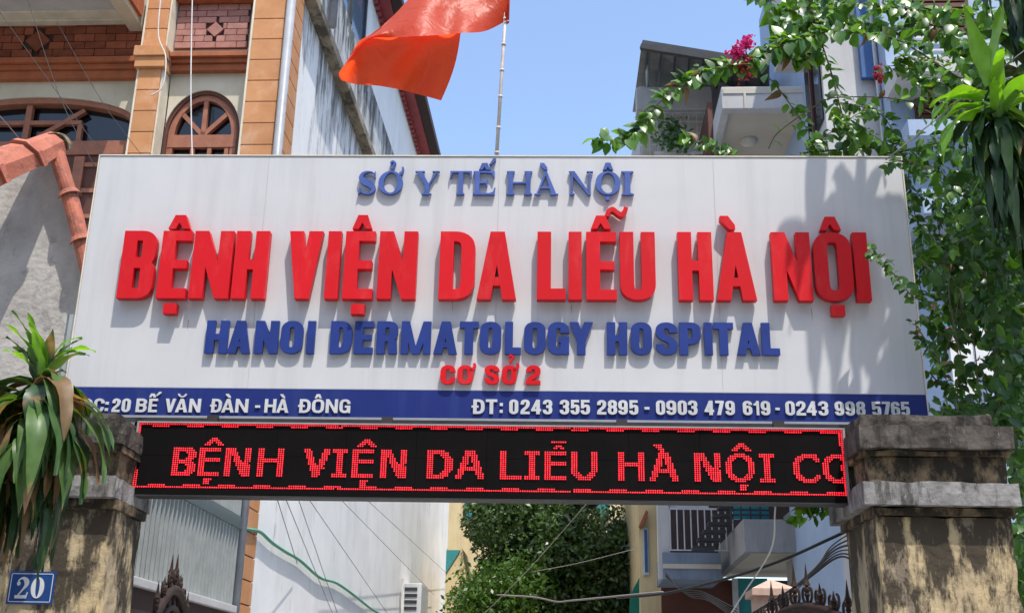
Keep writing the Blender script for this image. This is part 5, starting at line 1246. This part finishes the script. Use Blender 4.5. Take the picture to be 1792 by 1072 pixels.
# ================================================================ WROUGHT IRON GATE LEAVES
def gate(name, label, fr, pxs, pys, xpx, ytop):
    pass
def finial(mb, p, h, r=.012):
    p = Vector(p); mb.tube([p, p + Vector((0, 0, h * .5))], r * .6, 6); mb.ball(p + Vector((0, 0, h * .35)), r * 1.2, 5); mb.ball(p + Vector((0, 0, h * .22)), r * 1.0, 5)
    mb.tube([p + Vector((0, 0, h * .45)), p + Vector((0, 0, h * .58)), p + Vector((0, 0, h))], r * 1.3, 6, .001)
def gate_leaf(label, P0, P1, rise, nf_, h, th=.03):
    """arched gate leaf whose top curves from P0 to P1"""
    t = thing('iron_gate', label, 'gate', Vector(((P0 + P1) / 2).xy.to_3d()), 'wrought iron gate leaves')
    n = 24; top = []
    for k in range(n + 1):
        u = k / n; p = P0.lerp(P1, u); p.z += rise * math.sin(math.pi * u); top.append(p)
    mk('arch_rail', MB().tube(top, th, 8), M['iron'], t, smooth=True)
    mk('arch_rail', MB().tube([p - Vector((0, 0, .10)) for p in top], th * .6, 8), M['iron'], t, smooth=True)
    for k in range(nf_):
        u = (k + .5) / nf_; p = P0.lerp(P1, u); p.z += rise * math.sin(math.pi * u) + th * .6
        fm = MB(); finial(fm, p, h * (.75, 1.35, .9, 1.5, 1.45, .8, .7, 1.3, .9)[k % 9], .016); mk('spear_finial', fm, M['iron'], t)
        cb = MB(); d = (P1 - P0).normalized()
        for sg in (-1, 1):
            cpt_ = [p + d * sg * .02, p + d * sg * .045 + Vector((0, 0, .03)), p + d * sg * .045 + Vector((0, 0, .07)), p + d * sg * .03 + Vector((0, 0, .085))]
            cb.tube(smooth_path(cpt_, 4), .008, 5)
        mk('scroll', cb, M['iron'], t)
        mk('bar', MB().tube([Vector((p.x, p.y, .1)), p], .010, 5), M['iron'], t)
    return t
gate_leaf('open wrought iron gate leaf with spear points beside the left pillar', at(248, 1135, 6.1), at(330, 1140, 7.6), .34, 9, .13)
gate_leaf('wrought iron gate leaf with spear points beside the right pillar', at(1325, 1108, 6.9), at(1500, 1096, 5.9), .12, 8, .15)
# stone pier cap behind the gate
F6 = Fr((0, 9, 0), R(-3.3))
pc0 = thing('stone_pier', 'pink granite pier with pyramid cap behind the right gate leaf', 'pier', F6.P(F6.front(1355, 1072)[0], .2, 0))
xa, xb = F6.front(1316, 1035)[0], F6.front(1396, 1035)[0]; z0_, z1_ = F6.front(1355, 1041)[1], F6.front(1355, 1029)[1]; za = F6.front(1368, 1008)[1]
mk('shaft', MB().box(F6, xa + .04, xb - .04, .04, .34, 0, z0_ - .001), M['pinkstone'], pc0)
mk('slab', MB().box(F6, xa, xb, 0, .38, z0_, z1_), M['pinkstone'], pc0, bevel=.005)
A4 = [F6.P(xa, 0, z1_ + .001), F6.P(xb, 0, z1_ + .001), F6.P(xb, .38, z1_ + .001), F6.P(xa, .38, z1_ + .001)]; ap = F6.P((xa + xb) / 2, .19, za)
mk('cap', MB().add(A4 + [ap], [(0, 1, 4), (1, 2, 4), (2, 3, 4), (3, 0, 4), (3, 2, 1, 0)]), M['pinkstone'], pc0)

# ================================================================ CABLES
def cable(label, pts, r, mt='cable', n=6, name='cable'):
    p = smooth_path(pts, n)
    return tag(mk(name, MB().tube(p, r, 5), M[mt], None, smooth=True, loc=p[0]), label, 'cable')
cable('thin black wire crossing the wide arched window towards the tile ridge', [at(-30, -20, 8.4), at(70, 120, 8.2), at(200, 300, 8.0)], .003)
cable('black wire running from the balcony lamp down past the arched window', [at(45, -10, 8.6), at(105, 170, 8.4), at(170, 300, 8.2)], .003)
cable('thin wire ending low on the left orange pilaster', [at(100, 40, 8.6), at(180, 180, 8.5), at(270, 300, 8.4)], .0025)
cable('grey wire pair running over the terracotta ridge tile', [at(-30, 170, 6.0), at(10, 215, 6.1), at(40, 250, 6.3)], .003, 'greycable')
cable('pale cord hanging straight down in front of the small arched window', [at(337, -30, 9.2), at(334, 150, 9.2), at(337, 300, 9.2)], .006, 'whitecable')
cable('white cord looping down beside the left pilaster capital', [at(283, -20, 9.3), at(277, 60, 9.3), at(290, 100, 9.3), at(285, 150, 9.3), at(264, 168, 9.3)], .006, 'whitecable')
cable('black cable hugging the left pilaster edge', [at(296, 90, 9.35), at(298, 130, 9.35), at(292, 190, 9.35), at(280, 280, 9.35)], .006)
cable('grey wire stretched diagonally through the dracaena at the upper right', [at(1850, 45, 4.6), at(1700, 160, 4.7), at(1550, 280, 4.8)], .003, 'greycable')
cable('thick black cable sagging from the right pillar across the alley', [at(1490, 925, 6.4), at(1440, 948, 6.6), at(1380, 975, 6.9), at(1310, 1000, 7.2), at(1240, 1020, 7.6), at(1160, 1038, 8.1), at(1080, 1045, 8.6)], .010, n=8)
cable('grey cable strung across in front of the alley tree', [at(1160, 1035, 8.5), at(1085, 1042, 9), at(1000, 1050, 10), at(975, 1052, 10.2), at(935, 1044, 10.6), at(870, 1040, 11)], .008, 'greycable')
cable('white cord dropping from the LED panel and slanting to the left', [at(1357, 872, 5.6), at(1356, 900, 5.6), at(1349, 962, 5.7), at(1300, 1040, 5.9), at(1255, 1110, 6.1)], .004, 'whitecable', 8)
cable('thin wire slanting across the alley tree', [at(1036, 870, 14), at(930, 990, 14), at(830, 1090, 14)], .004, 'greycable')
cable('thin wire across the lower right of the alley tree', [at(1110, 960, 14), at(1010, 985, 14), at(930, 1000, 14)], .004, 'greycable')
for k in range(6):
    o = cable(('top', 'second', 'third', 'fourth', 'fifth', 'lowest')[k] + ' black wire of the fan leaving the cable knot by the right pillar', [at(1500, 925 + k * 12, 6.2), at(1455 + k * 2, 955 + k * 4, 6.5), at(1430 - k * 7, 990 + k * 7, 6.9), at(1370 - k * 20, 1060 + k * 8, 7.6)], .004 + .001 * (k % 3)); o['group'] = 'wires of the cable knot'
for k in range(5):
    o = cable(('top', 'second', 'middle', 'fourth', 'lowest')[k] + ' thin black wire drooping under the lower balcony beside the yellow house', [at(1165, 1000 + 2 * k, 9.5), at(1190 + 4 * k, 1030 + 3 * k, 9.2), at(1230 + 3 * k, 1035 + 4 * k, 9), at(1290, 1065 + 5 * k, 8.4)], .004); o['group'] = 'wires below the balcony'
for k, (a, b) in enumerate((((485, 872), (520, 985)), ((500, 872), (585, 1080)), ((522, 872), (600, 1100)), ((540, 872), (690, 1090)), ((595, 872), (760, 1040)), ((640, 872), (790, 1010)))):
    pa, pb = FL.side(*a, .25), FL.side(*b, .05)
    o = cable(('leftmost', 'second', 'third', 'fourth', 'fifth', 'rightmost')[k] + ' from the left of the six thin wires slanting down the white side wall'.replace(' from the left', '' if k in (0, 5) else ' from the left'), [FL.P(.25, *pa), FL.P(.15, (pa[0] + pb[0]) / 2, (pa[1] + pb[1]) / 2), FL.P(.05, *pb)], .004, 'greycable'); o['group'] = 'wires in front of the white side wall'
